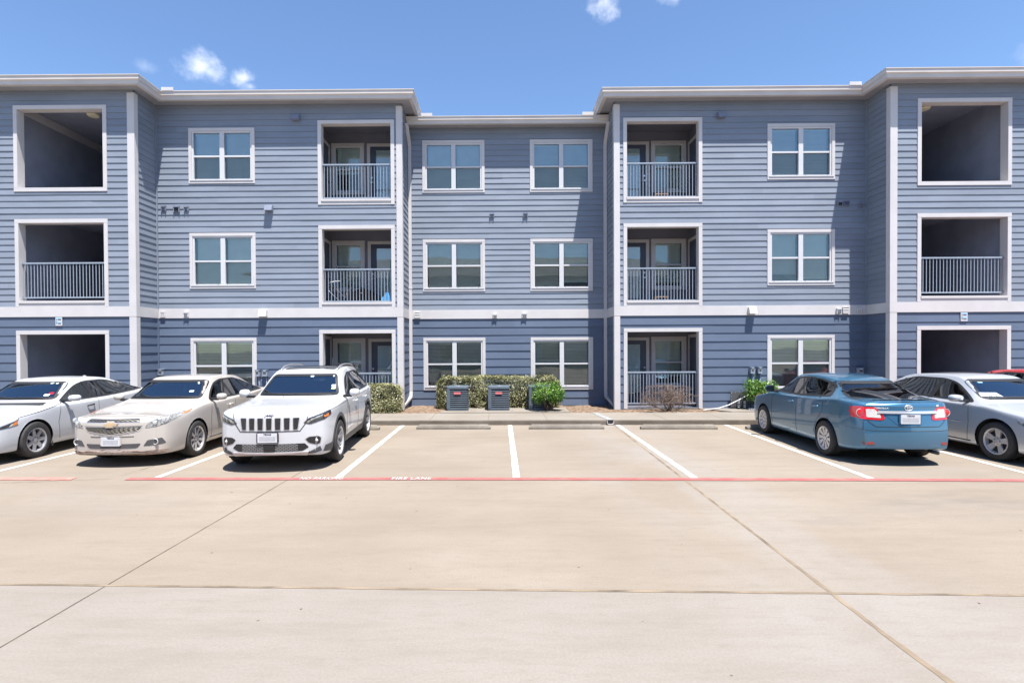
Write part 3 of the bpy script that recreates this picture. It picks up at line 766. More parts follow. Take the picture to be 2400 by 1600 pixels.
# planting bed of bare soil with a little relief
s = MB(); nx, ny = 150, 14; vs = []
for j in range(ny):
    for i in range(nx):
        x = -11 + 22.6 * i / (nx - 1); y0 = WYB(x) - .01; y = y0 + (17.6 - y0) * j / (ny - 1)
        vs.append((x, y, .108 + (.012 * math.sin(x * 3.1 + y * 2) + .012 * math.sin(x * 7.3 - y * 5) + rnd.uniform(-.012, .016)) * (0 if j == 0 else 1) + .02 * j / ny))
s.add(vs, [(j * nx + i, j * nx + i + 1, (j + 1) * nx + i + 1, (j + 1) * nx + i) for j in range(ny - 1) for i in range(nx - 1)])
struct('planting_bed', s, M['soil'], normals=False, smooth=True)
s = MB(); s.prism([(-1.74, 15.48), (2.0, 15.48), (2.0, 16.75), (-1.52, 16.75)], .05, .150, 'z')
struct('equipment_slab', s, M['walk'])
s = MB(); s.prism([(6.62, 15.46), (11.2, 15.44), (11.2, 16.28), (5.95, 16.28)], .05, .150, 'z')
struct('side_slab', s, M['walk'])
s = MB()
for x0, x1 in ((-5.5, -3.1), (3.7, 6.1)): s.box(x0, x1, YM - .02, YM + .3, .0, .165)
struct('patio_slab', s, M['walk'])

# dry leaves and chips strewn over the bed and blown against the kerb
lt = MB()
def flake(x, y, z, r, t):
    an = rnd.uniform(0, 6.3); tl = rnd.uniform(-.5, .5)
    p = []
    for k, q in ((0, 1), (1.4, .5), (3.1, 1), (4.6, .45)):
        p.append((x + r * q * math.cos(an + k), y + r * q * math.sin(an + k), z + r * tl * math.cos(k) * .6 + .004))
    lt.add(p, [(0, 1, 2, 3)], t)
for _ in range(1500):
    x = rnd.uniform(-4, 7); y = rnd.triangular(15.5, 17.3, 15.6)
    if -1.7 < x < 1.95 and y < 16.7 and rnd.random() < .85: continue
    if x > 6.2 and y < 16.3: continue
    flake(x, y, .128 + (.025 if -1.7 < x < 2 else 0), rnd.uniform(.012, .035), rnd.random())
for _ in range(110):
    x = rnd.uniform(-3.5, 6.5); flake(x, KY(x) - rnd.expovariate(14), .002, rnd.uniform(.006, .02), rnd.random() * .5)
for _ in range(70):
    flake(rnd.uniform(-8, 8), rnd.uniform(3, 13.6), .001, rnd.uniform(.006, .016), rnd.random() * .35)
o = lt.build('leaf_litter', M['litter'], normals=False); o['kind'] = 'stuff'

# painted bay lines, fire lane stripe, slab joints
def strip(p, q, w, z, name, m, jag=0., kind=True):
    p, q = Vector(p), Vector(q); d = (q - p); Ln = d.length; d /= Ln; n = Vector((-d.y, d.x)); st = MB(); k = max(2, int(Ln / .12)); vs = []
    for i in range(k + 1):
        c = p + d * (Ln * i / k)
        for sg in (-1, 1):
            e = c + n * sg * (w / 2 + rnd.uniform(-jag, jag)); vs.append((e.x, e.y, z))
    st.add(vs, [(2 * i, 2 * i + 1, 2 * i + 3, 2 * i + 2) for i in range(k)])
    return struct(name, st, m, normals=False)
LW = .108
for p, q in (((-2.518, 13.94), (-2.512, 8.33)), ((.25, 13.93), (.247, 8.26)), ((3.012, 13.86), (2.955, 8.18)), ((5.752, 13.82), (5.575, 8.04)),
             ((8.53, 13.75), (8.16, 7.96)), ((-5.32, 13.95), (-5.352, 8.38)), ((-8.25, 13.98), (-8.29, 8.5)), ((11.3, 13.7), (10.95, 7.9))):
    strip(p, q, LW, .004, 'bay_line', M['paint_w'], .004)
RL = lambda x: 8.235 - .0165 * (x + 2) - .0008 * (x + 2) ** 2 if x > -2 else 8.235 - .012 * (x + 2)
pts = [-12, -9.5, -7.7, -6.6]
for x0, x1 in zip(pts, pts[1:]): strip((x0, RL(x0)), (x1, RL(x1)), .155, .008, 'fire_lane_stripe', M['paint_f'], .012)
pts = [-5.75, -5.4, -4, -2.7, -1.2, .5, 2.2, 4.2, 6.2, 8.2, 11]
for x0, x1 in zip(pts, pts[1:]): strip((x0, RL(x0)), (x1 + .0, RL(x1)), .152, .008, 'fire_lane_stripe', M['paint_r'], .005)
v, f = text_geo('NO PARKING', .155, bold=.0015, spacing=1.12)
def ground_text(txt, xc, width, h=.135):
    v, f = text_geo(txt, .16, bold=.002, spacing=1.1)
    xs_ = [q[0] for q in v]; ys_ = [q[1] for q in v]; kx = width / (max(xs_) - min(xs_)); ky = h / (max(ys_) - min(ys_))
    m = MB().add([(xc + q[0] * kx, RL(xc + q[0] * kx) + q[1] * ky, .012) for q in v], f)
    return struct('fire_lane_lettering', m, M['paint_w'], normals=False)
ground_text('NO PARKING', -2.74, .66)
ground_text('FIRE LANE', -1.36, .60)
strip((2.92, 13.9), (2.655, 3.8), .035, .0025, 'slab_joint', M['joint'], .004)
strip((2.655, 3.8), (2.70, -3), .045, .0025, 'slab_joint', M['joint'], .005)
strip((-3.2, 9.9), (-3.40, 2.4), .012, .0025, 'slab_joint', M['crack'], .002)
strip((-9, 4.70), (11, 4.12), .034, .003, 'slab_joint', M['joint'], .004)
strip((-7.9, 8.0), (-6.0, 8.3), .006, .0025, 'slab_crack', M['crack'], .003)
strip((-6.0, 8.5), (-5.92, 9.5), .008, .0025, 'slab_crack', M['crack'], .01)

# wheel stops: things
stop = None
def wheel_stop(xc, yc, rot, label):
    global stop
    t = thing('wheel_stop', (xc, yc, 0), label, 'wheel stop', 'concrete wheel stops along the kerb', rot, False)
    if stop is None:
        m = MB(); n = 24; prof_ = [(-.075, 0), (-.075, .05), (-.055, .1), (-.045, .112), (.045, .112), (.055, .1), (.075, .05), (.075, 0)]
        vs = []
        for i in range(n + 1):
            x = -.915 + 1.83 * i / n; end = min(1, (.915 - abs(x)) / .05 + .55)
            for y, z in prof_: vs.append((x, y * (.9 + .1 * end) + rnd.uniform(-.0015, .0015), z * (end if z > .06 else 1) + rnd.uniform(-.002, .001) * (z > 0)))
        k = len(prof_)
        m.add(vs, [(i * k + j, i * k + j + 1, (i + 1) * k + j + 1, (i + 1) * k + j) for i in range(n) for j in range(k - 1)] + [tuple(range(k)), tuple(range((n + 1) * k - 1, n * k - 1, -1))])
        stop = m.build('concrete_block', M['stop'], t)
        p = MB()
        for x in (-.6, .6): p.lathe([(.1125, 0), (.1135, .012), (.108, .012)], 8, 'z', (x, 0, 0))
        wheel_stop.pin = p.build('steel_pin', M['dark'], t)
    else:
        for q in (stop, wheel_stop.pin):
            c = q.copy(); COL.objects.link(c); c.parent = t
wheel_stop(-1.15, 13.30, -.022, 'concrete wheel stop in the bay right of the white four wheel drive car')
wheel_stop(1.62, 13.24, -.02, 'concrete wheel stop in the empty bay in front of the bright green bush')
wheel_stop(4.33, 13.14, -.03, 'pale concrete wheel stop in the empty bay in front of the bare brown shrub')
wheel_stop(6.86, 13.06, -.03, 'concrete wheel stop half hidden by the front wheel of the blue sedan')
wheel_stop(-3.88, 13.25, -.01, 'concrete wheel stop peeping out behind the white four wheel drive car')

# drain channel across the footpath with its open mouth in the kerb
t = thing('drain_channel', (2.82, 14.7, .12), 'galvanised drain cover across the footpath with an open spout at the kerb', 'drain')
M['galv'] = mat('galvanised_steel', (.37, .375, .365), .55, .3, var=.12, scale=7)
y0 = KY(2.82)
MB().prism([(2.60, 15.45), (2.78, 15.45), (2.92, y0 - .01), (2.74, y0 - .01)], .1285, .136, 'z').build('cover_plate', M['galv'], t, bevel=.002)
u = MB(); cx = 2.83; pr = [(-.09, .125), (-.085, .04), (-.05, .012), (.05, .012), (.085, .04), (.09, .125)]
vs = []
for yy in (y0 - .05, y0 + .3):
    for sc in (1., .86):
        vs += [(cx + p * sc, yy, z + (1 - sc) * .1 * (1 if z < .1 else 0)) for p, z in pr]
u.add(vs, [(i, i + 1, i + 13, i + 12) for i in range(5)] + [(i + 6, i + 18, i + 19, i + 7) for i in range(5)] + [(i, i + 6, i + 7, i + 1) for i in range(5)])
u.build('spout', M['white'], t, normals=False)
MB().add([(cx - .08, y0 - .004, .02), (cx + .08, y0 - .004, .02), (cx + .08, y0 - .004, .12), (cx - .08, y0 - .004, .12)], [(0, 1, 2, 3)]).build('mouth', M['dark'], t, normals=False)

# ------------------------------------------------------------------ air conditioners
def condenser(x, y, label):
    w, d, h, z = .63, .63, .70, .165
    t = thing('air_conditioner', (x, y, .15), label, 'air conditioner', 'grey condenser units on the slab')
    r = .07
    def rr(w_, d_, r_, n=6):
        out = []
        for cx_, cy_, a0 in ((w_ / 2 - r_, d_ / 2 - r_, 0), (-w_ / 2 + r_, d_ / 2 - r_, PI / 2), (-w_ / 2 + r_, -d_ / 2 + r_, PI), (w_ / 2 - r_, -d_ / 2 + r_, 1.5 * PI)):
            for i in range(n + 1): out.append((x + cx_ + r_ * math.cos(a0 + i * PI / 2 / n), y + cy_ + r_ * math.sin(a0 + i * PI / 2 / n)))
        return out
    MB().prism(rr(w - .05, d - .05, .05), z + .02, z + h - .03, 'z').build('coil', M['acdark'], t)
    sl = MB(); n = 9
    for i in range(n + 1):
        zz = z + .045 + (h - .14) * i / n
        outer, inner = rr(w - .006, d - .006, r), rr(w - .06, d - .06, .05)
        k = len(outer)
        vs = [(p[0], p[1], zz) for p in outer] + [(p[0], p[1], zz + .013) for p in outer] + [(p[0], p[1], zz + .03) for p in inner] + [(p[0], p[1], zz - .004) for p in inner]
        sl.add(vs, [(a * k + j, a * k + (j + 1) % k, b * k + (j + 1) % k, b * k + j) for a, b in ((0, 1), (1, 2), (2, 3), (3, 0)) for j in range(k)])
    sl.build('louvres', M['ac'], t)
    MB().prism(rr(w + .01, d + .01, r), z - .012, z + .03, 'z').build('base_pan', M['ac'], t, bevel=.004)
    tp = MB(); o1, o2, o3 = rr(w + .012, d + .012, r), rr(w + .012, d + .012, r), rr(w - .07, d - .07, r)
    k = len(o1)
    rings = [[(p[0], p[1], z + h - .075) for p in o1], [(p[0], p[1], z + h - .02) for p in o2], [(p[0], p[1], z + h) for p in o3],
             [(x + .23 * math.cos(2 * PI * j / k + .3), y + .23 * math.sin(2 * PI * j / k + .3), z + h + .004) for j in range(k)],
             [(x + .22 * math.cos(2 * PI * j / k + .3), y + .22 * math.sin(2 * PI * j / k + .3), z + h - .06) for j in range(k)]]
    tp.add([v for R in rings for v in R], [(a * k + j, a * k + (j + 1) % k, (a + 1) * k + (j + 1) % k, (a + 1) * k + j) for a in range(4) for j in range(k)])
    tp.build('top_cover', M['ac'], t, smooth=True, sharp=.6)
    gr = MB()
    for i in range(7):
        R = .03 + i * .032; gr.tube([(x + R * math.cos(2 * PI * j / 24), y + R * math.sin(2 * PI * j / 24), z + h - .004 + .012 * (1 - R / .23)) for j in range(25)], .0035, 4)
    for i in range(8): gr.tube([(x, y, z + h + .01), (x + .225 * math.cos(i * PI / 4), y + .225 * math.sin(i * PI / 4), z + h - .002)], .003, 4)
    gr.build('fan_grille', M['ac'], t)
    fn = MB()
    for i in range(4):
        a0 = i * PI / 2; fn.add([(x + .04 * math.cos(a0), y + .04 * math.sin(a0), z + h - .09), (x + .21 * math.cos(a0), y + .21 * math.sin(a0), z + h - .11), (x + .21 * math.cos(a0 + .8), y + .21 * math.sin(a0 + .8), z + h - .07), (x + .04 * math.cos(a0 + .8), y + .04 * math.sin(a0 + .8), z + h - .08)], [(0, 1, 2, 3)])
    fn.lathe([(z + h - .12, 0), (z + h - .12, .045), (z + h - .06, .045), (z + h - .06, 0)], 12, 'z', (x, y, 0))
    fn.build('fan', M['acdark'], t)
    MB().box(x - w / 2 - .004, x - w / 2 + .10, y - d / 2 - .004, y - d / 2 + .03, z + .03, z + h - .07).build('corner_post', M['ac'], t, bevel=.01)
    MB().box(x - .10, x + .10, y - d / 2 - .016, y - d / 2 - .002, z + h - .235, z + h - .17).build('badge', M['badge'], t, bevel=.004)
condenser(-1.26, 16.215, 'grey air conditioner nearest the left end of the long hedge')
condenser(-.04, 16.22, 'grey air conditioner in the middle, standing clear in front of the hedge')
condenser(1.17, 16.225, 'grey air conditioner mostly hidden by the bright green bush')

# ------------------------------------------------------------------ plants
def leaves(mb, n, pick, size, rr_):
    for _ in range(n):
        p, nrm, t = pick()
        a = Vector((rr_.gauss(0, 1), rr_.gauss(0, 1), rr_.gauss(0, 1)))
        nn = (nrm * 1.1 + a * .6).normalized()
        u = nn.cross(Vector((rr_.gauss(0, 1), rr_.gauss(0, 1), rr_.gauss(0, 1)))).normalized(); w = nn.cross(u)
        L_ = size * rr_.uniform(.6, 1.25); W_ = L_ * rr_.uniform(.36, .5)
        mb.add([p - u * L_ * .5, p + w * W_ * .5 + nn * L_ * .06, p + u * L_ * .5, p - w * W_ * .5 + nn * L_ * .06], [(0, 1, 2), (0, 2, 3)], t)

def lumps(rr_, n, box, r):
    return [(Vector([rr_.uniform(box[2 * i], box[2 * i + 1]) for i in range(3)]), rr_.uniform(*r)) for _ in range(n)]

def hedge(x0, x1, y0, y1, z0, z1, n, label, seed, hue=(.18, 1.)):
    rr_ = random.Random(seed)
    t = thing('hedge', ((x0 + x1) / 2, (y0 + y1) / 2, z0), label, 'hedge')
    def wob(x, k): return .05 * math.sin(x * 2.3 + k) + .035 * math.sin(x * 5.9 + 2 * k) + .02 * math.sin(x * 13 + k)
    holes = [(Vector((rr_.uniform(x0, x1), y0, rr_.uniform(z0, z1 - .15))), rr_.uniform(.05, .13)) for _ in range(int(7 * (x1 - x0)))]
    def pick():
        while True:
            s = rr_.random(); x = rr_.uniform(x0, x1); depth = abs(rr_.gauss(0, .07))
            if s < .40: p = Vector((x, y0 + depth + wob(x, 1) + wob(x * .7, 4) , rr_.uniform(z0, z1))); nrm = Vector((0, -1, .3))
            elif s < .70: p = Vector((x, rr_.uniform(y0, y1), z1 - depth + wob(x, 2) * .7)); nrm = Vector((0, -.2, 1))
            elif s < .85: p = Vector((x0 + depth + wob(x, 3), rr_.uniform(y0, y1), rr_.uniform(z0, z1))); nrm = Vector((-1, -.3, .3))
            elif s < .97: p = Vector((x1 - depth + wob(x, 5), rr_.uniform(y0, y1), rr_.uniform(z0, z1))); nrm = Vector((1, -.3, .3))
            else: p = Vector((x, y0 + rr_.uniform(-.03, .1), z1 + rr_.uniform(0, .07))); nrm = Vector((0, 0, 1))
            # round the ends and thin out the foot
            e = min(p.x - x0, x1 - p.x)
            if e < .12 and p.z > z1 - (.12 - e): continue
            if p.z < z0 + .10 and rr_.random() < .4: continue
            if any((p - c).length < r for c, r in holes) and rr_.random() < .8: continue
            q = .5 * math.sin(p.x * 9 + p.z * 7) + .5 * math.sin(p.x * 4 - p.z * 13 + 1)
            tint = hue[0] + (hue[1] - hue[0]) * min(1, max(0, rr_.random() ** 1.3 + .12 * q))
            return p, nrm.normalized(), tint
    mb = MB(); leaves(mb, n, pick, .052, rr_)
    mb.build('foliage', M['hedge'], t, normals=False)
    core = MB(); nxx = max(4, int((x1 - x0) / .1))
    for _ in range(int(260 * (x1 - x0))):
        p = Vector((rr_.uniform(x0 + .08, x1 - .08), rr_.uniform(y0 + .12, y1 - .05), z0)); q = p + Vector((rr_.gauss(0, .08), rr_.gauss(0, .06), rr_.uniform(.2, z1 - z0 - .06)))
        core.tube([p.lerp(q, .0), p.lerp(q, .5) + Vector((rr_.gauss(0, .02), rr_.gauss(0, .02), 0)), q], .006, 3, False)
    core.build('stems', M['bark'], t, normals=False)
    return t
hedge(-1.93, 1.80, 16.58, 17.22, .15, 1.09, 26000, 'long clipped cream green hedge behind the air conditioners', 3)
hedge(-4.35, -2.93, 15.66, 16.20, .12, .92, 13000, 'clipped cream green hedge between the white four wheel drive car and the downspout', 5)

def bush(cx, cy, z0, rx, ry, h0, h1, n, label, seed, feather=.0):
    rr_ = random.Random(seed)
    t = thing('bush', (cx, cy, z0), label, 'bush')
    blobs = [(Vector((cx + rx * .62 * math.cos(a) * q, cy + ry * .62 * math.sin(a) * q, z0 + h0 + (h1 - h0) * rr_.uniform(.25, .8))), rr_.uniform(.14, .24)) for a, q in [(rr_.uniform(0, 6.3), rr_.random() ** .5 * 1.25) for _ in range(26)]]
    def pick():
        c, r = rr_.choice(blobs)
        d = Vector((rr_.gauss(0, 1), rr_.gauss(0, 1), rr_.gauss(0, 1))).normalized()
        rad = r * rr_.uniform(.7, 1.08); p = c + Vector((d.x * rad * 1.1, d.y * rad, d.z * rad))
        p.z = max(z0 + h0 * .8, min(z0 + h1 + rr_.uniform(-.03, .06), p.z))
        if rr_.random() < feather: p += Vector((rr_.gauss(0, .06), rr_.gauss(0, .04), abs(rr_.gauss(0, .07))))
        return p, (d + Vector((0, -.1, .5))).normalized(), min(1, max(0, rr_.betavariate(2, 2.2) + .12 * d.z))
    mb = MB(); leaves(mb, n, pick, .058, rr_); mb.build('foliage', M['green'], t, normals=False)
    st = MB()
    for _ in range(16):
        c, r = rr_.choice(blobs); b0 = Vector((cx + rr_.gauss(0, .05), cy + rr_.gauss(0, .04), z0 - .02))
        st.tube([b0, b0.lerp(c, .5) + Vector((rr_.gauss(0, .04), 0, -.04)), c], .011, 5, False, [.015, .011, .006])
        for _ in range(5):
            d = Vector((rr_.gauss(0, 1), rr_.gauss(0, 1), rr_.gauss(0, .8))).normalized(); st.tube([c, c + d * r], .004, 3, False)
    st.build('stems', M['bark'], t, normals=False, smooth=True)
bush(1.42, 15.78, .14, .50, .34, .20, .86, 6000, 'bright green leafy bush in front of the right hand air conditioner', 8, .1)
bush(7.72, 15.95, .14, .54, .30, .24, .87, 5000, 'yellow green feathery shrub under the wall boxes beside the blue sedan', 9, .3)

# the bare shrub: a fan of crooked stems ending in a clipped haze of dead twigs
def bare_shrub():
    rr_ = random.Random(21); cx, cy, z0 = 4.88, 15.72, .1
    t = thing('dead_shrub', (cx, cy, z0), 'bare leafless brown shrub in front of the ground floor balcony', 'shrub')
    x0, x1, zt = 4.0, 5.83, .88
    st, tw = MB(), MB(); tips = []
    def limb(p, d, ln, r, lv):
        pts = [p]; q = p.copy(); dd = d.copy()
        for _ in range(4):
            dd = (dd + Vector((rr_.gauss(0, .16), rr_.gauss(0, .16), rr_.gauss(0, .1)))).normalized(); q = q + dd * ln / 4
            q.z = min(q.z, zt + rr_.uniform(-.03, .015) - .08 * ((q.x - cx) / .95) ** 2); q.x = min(max(q.x, x0), x1); pts.append(q.copy())
        (st if lv < 2 else tw).tube(pts, r, 5 if lv < 2 else 3, False, [r * (1 - .14 * i) for i in range(5)])
        if lv >= 4: return
        for _ in range((5, 5, 4, 3)[lv]):
            b = pts[rr_.randint(1 if lv else 2, 4)]
            nd = (dd * .6 + Vector((rr_.gauss(0, .75), rr_.gauss(0, .45), rr_.gauss(.22, .45)))).normalized()
            limb(b.copy(), nd, ln * rr_.uniform(.45, .72), r * .55, lv + 1)
    for i in range(13):
        a = -1.15 + 2.3 * i / 12 + rr_.gauss(0, .08)
        limb(Vector((cx + rr_.gauss(0, .07), cy + rr_.gauss(0, .05), z0 - .02)), Vector((math.sin(a) * 1.15, rr_.gauss(0, .3), .7 * math.cos(a) + .12)).normalized(), rr_.uniform(.5, .66), .013, 0)
    st.build('stems', M['bark'], t, normals=False, smooth=True)
    tw.build('twigs', M['twig'], t, normals=False)
bare_shrub()

# ------------------------------------------------------------------ odds and ends by the wall and on the balconies
t = thing('access_panel', (7.13, 16.2, .15), 'black riveted access panel with lagged pipes against the wall behind the blue sedan', 'panel')
MB().box(6.885, 7.40, 16.17, 16.19, .19, .645).build('plate', M['greyp'], t, bevel=.003)
rv = MB()
for i in range(5):
    for x, z in ((6.905 + .118 * i, .625), (6.905, .21 + .10 * i), (7.378, .21 + .10 * i)): rv.lathe([(16.17, .008), (16.164, .006), (16.163, 0)], 6, 'y', (x, 0, z))
rv.build('rivets', M['vinyl'], t)
for x, top in ((7.06, .40), (7.24, .44)):
    p = MB(); p.tube([(x + .04, 16.17, top), (x + .035, 16.1, top), (x + .02, 16.06, top - .04), (x, 16.04, .3), (x - .01, 16.03, .16)], .028, 10); pp = p.build('lagged_pipe', M['acdark'], t, smooth=True)
    for zz in (.2, .25, .31, .36):
        q = MB(); q.lathe([(zz, .030), (zz + .006, .034), (zz + .02, .034), (zz + .025, .030)], 10, 'z', (x - .002 + (zz - .2) * .06, 16.035 + (zz - .2) * .1, 0))
        q.build('pipe_tape', M['vinyl'], pp, smooth=True)
t = thing('white_conduit', (6.6, 15.9, .15), 'white flexible conduit lying from the slab up to the black access panel', 'conduit')
MB().tube([(5.9, 15.72, .155), (6.15, 15.86, .165), (6.45, 15.95, .19), (6.75, 16.0, .27), (7.05, 16.03, .41), (7.33, 16.06, .55)], .016, 8).build('tube', M['vinyl'], t, smooth=True)
t = thing('grey_conduit', (7.6, 15.9, .15), 'short pale conduit curving out from under the yellow green shrub', 'conduit')
MB().tube([(7.28, 15.85, .165), (7.42, 15.8, .17), (7.52, 15.8, .22), (7.6, 15.82, .32)], .022, 8).build('tube', M['vent_white'], t, smooth=True)

# second floor left balcony: bicycle, covered grill, blue broom and pan
zf = 3.262
t = thing('bicycle', (-5.0, 16.75, zf), 'black bicycle with pale handlebar on the second floor left balcony', 'bicycle')
fr = MB(); fr.tube([(-5.22, 16.6, zf + .33), (-5.10, 16.62, zf + .66), (-5.06, 16.63, zf + .78)], .016, 6); fr.tube([(-5.10, 16.62, zf + .62), (-4.78, 16.75, zf + .3), (-4.68, 16.8, zf + .68)], .016, 6); fr.tube([(-4.78, 16.75, zf + .3), (-4.42, 16.9, zf + .3), (-4.68, 16.8, zf + .66)], .012, 6)
fr.build('frame', M['blackp'], t, smooth=True)
MB().tube([(-5.22, 16.5, zf + .75), (-5.06, 16.63, zf + .80), (-4.92, 16.74, zf + .82)], .014, 6).build('handlebar', M['vinyl'], t, smooth=True)
MB().tube([(-5.24, 16.55, zf + .52), (-5.10, 16.6, zf + .36), (-4.92, 16.68, zf + .2)], .010, 5).build('stay', M['vinyl'], t, smooth=True)
for x, y in ((-5.24, 16.58), (-4.42, 16.9)):
    m = MB(); m.tube([(x + .31 * math.cos(a * PI / 12) * .93, y + .31 * math.cos(a * PI / 12) * .36, zf + .33 + .31 * math.sin(a * PI / 12)) for a in range(25)], .018, 5, False)
    for k in range(8): m.tube([(x, y, zf + .33), (x + .30 * math.cos(k * PI / 4) * .93, y + .30 * math.cos(k * PI / 4) * .36, zf + .33 + .30 * math.sin(k * PI / 4))], .002, 3, False)
    m.build('wheel', M['rubber'], t, smooth=True)
MB().box(-4.79, -4.57, 16.73, 16.86, zf + .68, zf + .73).build('saddle', M['blackp'], t, bevel=.02)
M['brown'] = mat('brown_cover', (.035, .02, .015), .8, var=.2, scale=8)
t = thing('covered_grill', (-4.3, 17.1, zf), 'low dark brown covered grill on the second floor left balcony', 'grill')
MB().prism([(-4.62, zf + .02), (-4.62, zf + .46), (-4.55, zf + .55), (-4.42, zf + .60), (-4.18, zf + .60), (-4.05, zf + .53), (-4.0, zf + .42), (-4.0, zf + .02)], 16.95, 17.4, 'y').build('cover', M['brown'], t, bevel=.02)
MB().tube([(-4.36, 16.94, zf + .47), (-4.28, 16.92, zf + .47)], .014, 6).build('toggle', M['chrome'], t)
M['blue'] = mat('blue_plastic', (.12, .42, .75), .35, var=.08, scale=6); M['teal'] = mat('green_handle', (.04, .20, .15), .4, var=.06)
t = thing('broom', (-3.42, 16.5, zf), 'dark green handled broom with blue head on the second floor left balcony', 'broom')
MB().tube([(-3.42, 16.50, zf + .45), (-3.36, 16.52, zf + .95), (-3.31, 16.56, zf + 1.45)], .013, 6).build('handle', M['teal'], t, smooth=True)
MB().prism([(-3.60, zf + .02), (-3.60, zf + .25), (-3.55, zf + .32), (-3.49, zf + .34), (-3.47, zf + .44), (-3.39, zf + .44), (-3.36, zf + .34), (-3.31, zf + .28), (-3.30, zf + .02)], 16.46, 16.55, 'y').build('head', M['blue'], t, bevel=.01)
MB().box(-3.605, -3.295, 16.452, 16.558, zf + .085, zf + .11).build('band', M['ink'], t)
MB().prism([(-3.74, zf + .02), (-3.60, zf + .14), (-3.60, zf + .02)], 16.44, 16.56, 'y').build('bristles', M['blue'], t)
t = thing('mop', (-5.2, 16.9, .17), 'pale mop handle leaning in the ground floor balcony behind the white four wheel drive car', 'mop')
MB().tube([(-5.28, 16.75, .3), (-5.25, 16.8, 1.0), (-5.22, 16.86, 1.72)], .013, 6).build('handle', M['vinyl'], t, smooth=True)
MB().prism([(-5.34, .18), (-5.32, .3), (-5.24, .3), (-5.2, .18)], 16.7, 16.8, 'y').build('head', M['vent_white'], t, bevel=.01)
M['wood'] = mat('pale_wood', (.42, .27, .17), .6, var=.15, scale=6, stretch=(1, 1, 8))
def stool(x, y, z, label):
    t = thing('wooden_stool', (x, y, z), label, 'stool', 'small wooden stools on the right hand balconies')
    MB().box(x - .20, x + .20, y - .14, y + .14, z + .26, z + .285).build('seat', M['wood'], t, bevel=.004)
    for sx in (-.16, .16):
        for sy in (-.1, .1): MB().box(x + sx - .016, x + sx + .016, y + sy - .016, y + sy + .016, z, z + .26).build('leg', M['wood'], t)
stool(4.98, 16.75, 6.402, 'small wooden stool behind the third floor railing right of the centre')
stool(4.98, 16.75, 3.262, 'small wooden stool behind the second floor railing right of the centre')
# ------------------------------------------------------------------ cars
# Local frame: x across (car's left is +x), y along (nose towards -y), origin on the ground under the front axle.
def lerp(tab, s):
    """monotone cubic through (s, value) pairs"""
    n = len(tab)
    if s <= tab[0][0]: return tab[0][1]
    if s >= tab[-1][0]: return tab[-1][1]
    i = max(k for k in range(n - 1) if tab[k][0] <= s)
    d = [(tab[k + 1][1] - tab[k][1]) / (tab[k + 1][0] - tab[k][0]) for k in range(n - 1)]
    def m(k):
        if k == 0: return d[0]
        if k == n - 1: return d[-1]
        return 0. if d[k - 1] * d[k] <= 0 else 2 * d[k - 1] * d[k] / (d[k - 1] + d[k])
    h = tab[i + 1][0] - tab[i][0]; t = (s - tab[i][0]) / h
    return ((1 + 2 * t) * (1 - t) ** 2 * tab[i][1] + t * (1 - t) ** 2 * h * m(i) + t * t * (3 - 2 * t) * tab[i + 1][1] + t * t * (t - 1) * h * m(i + 1))

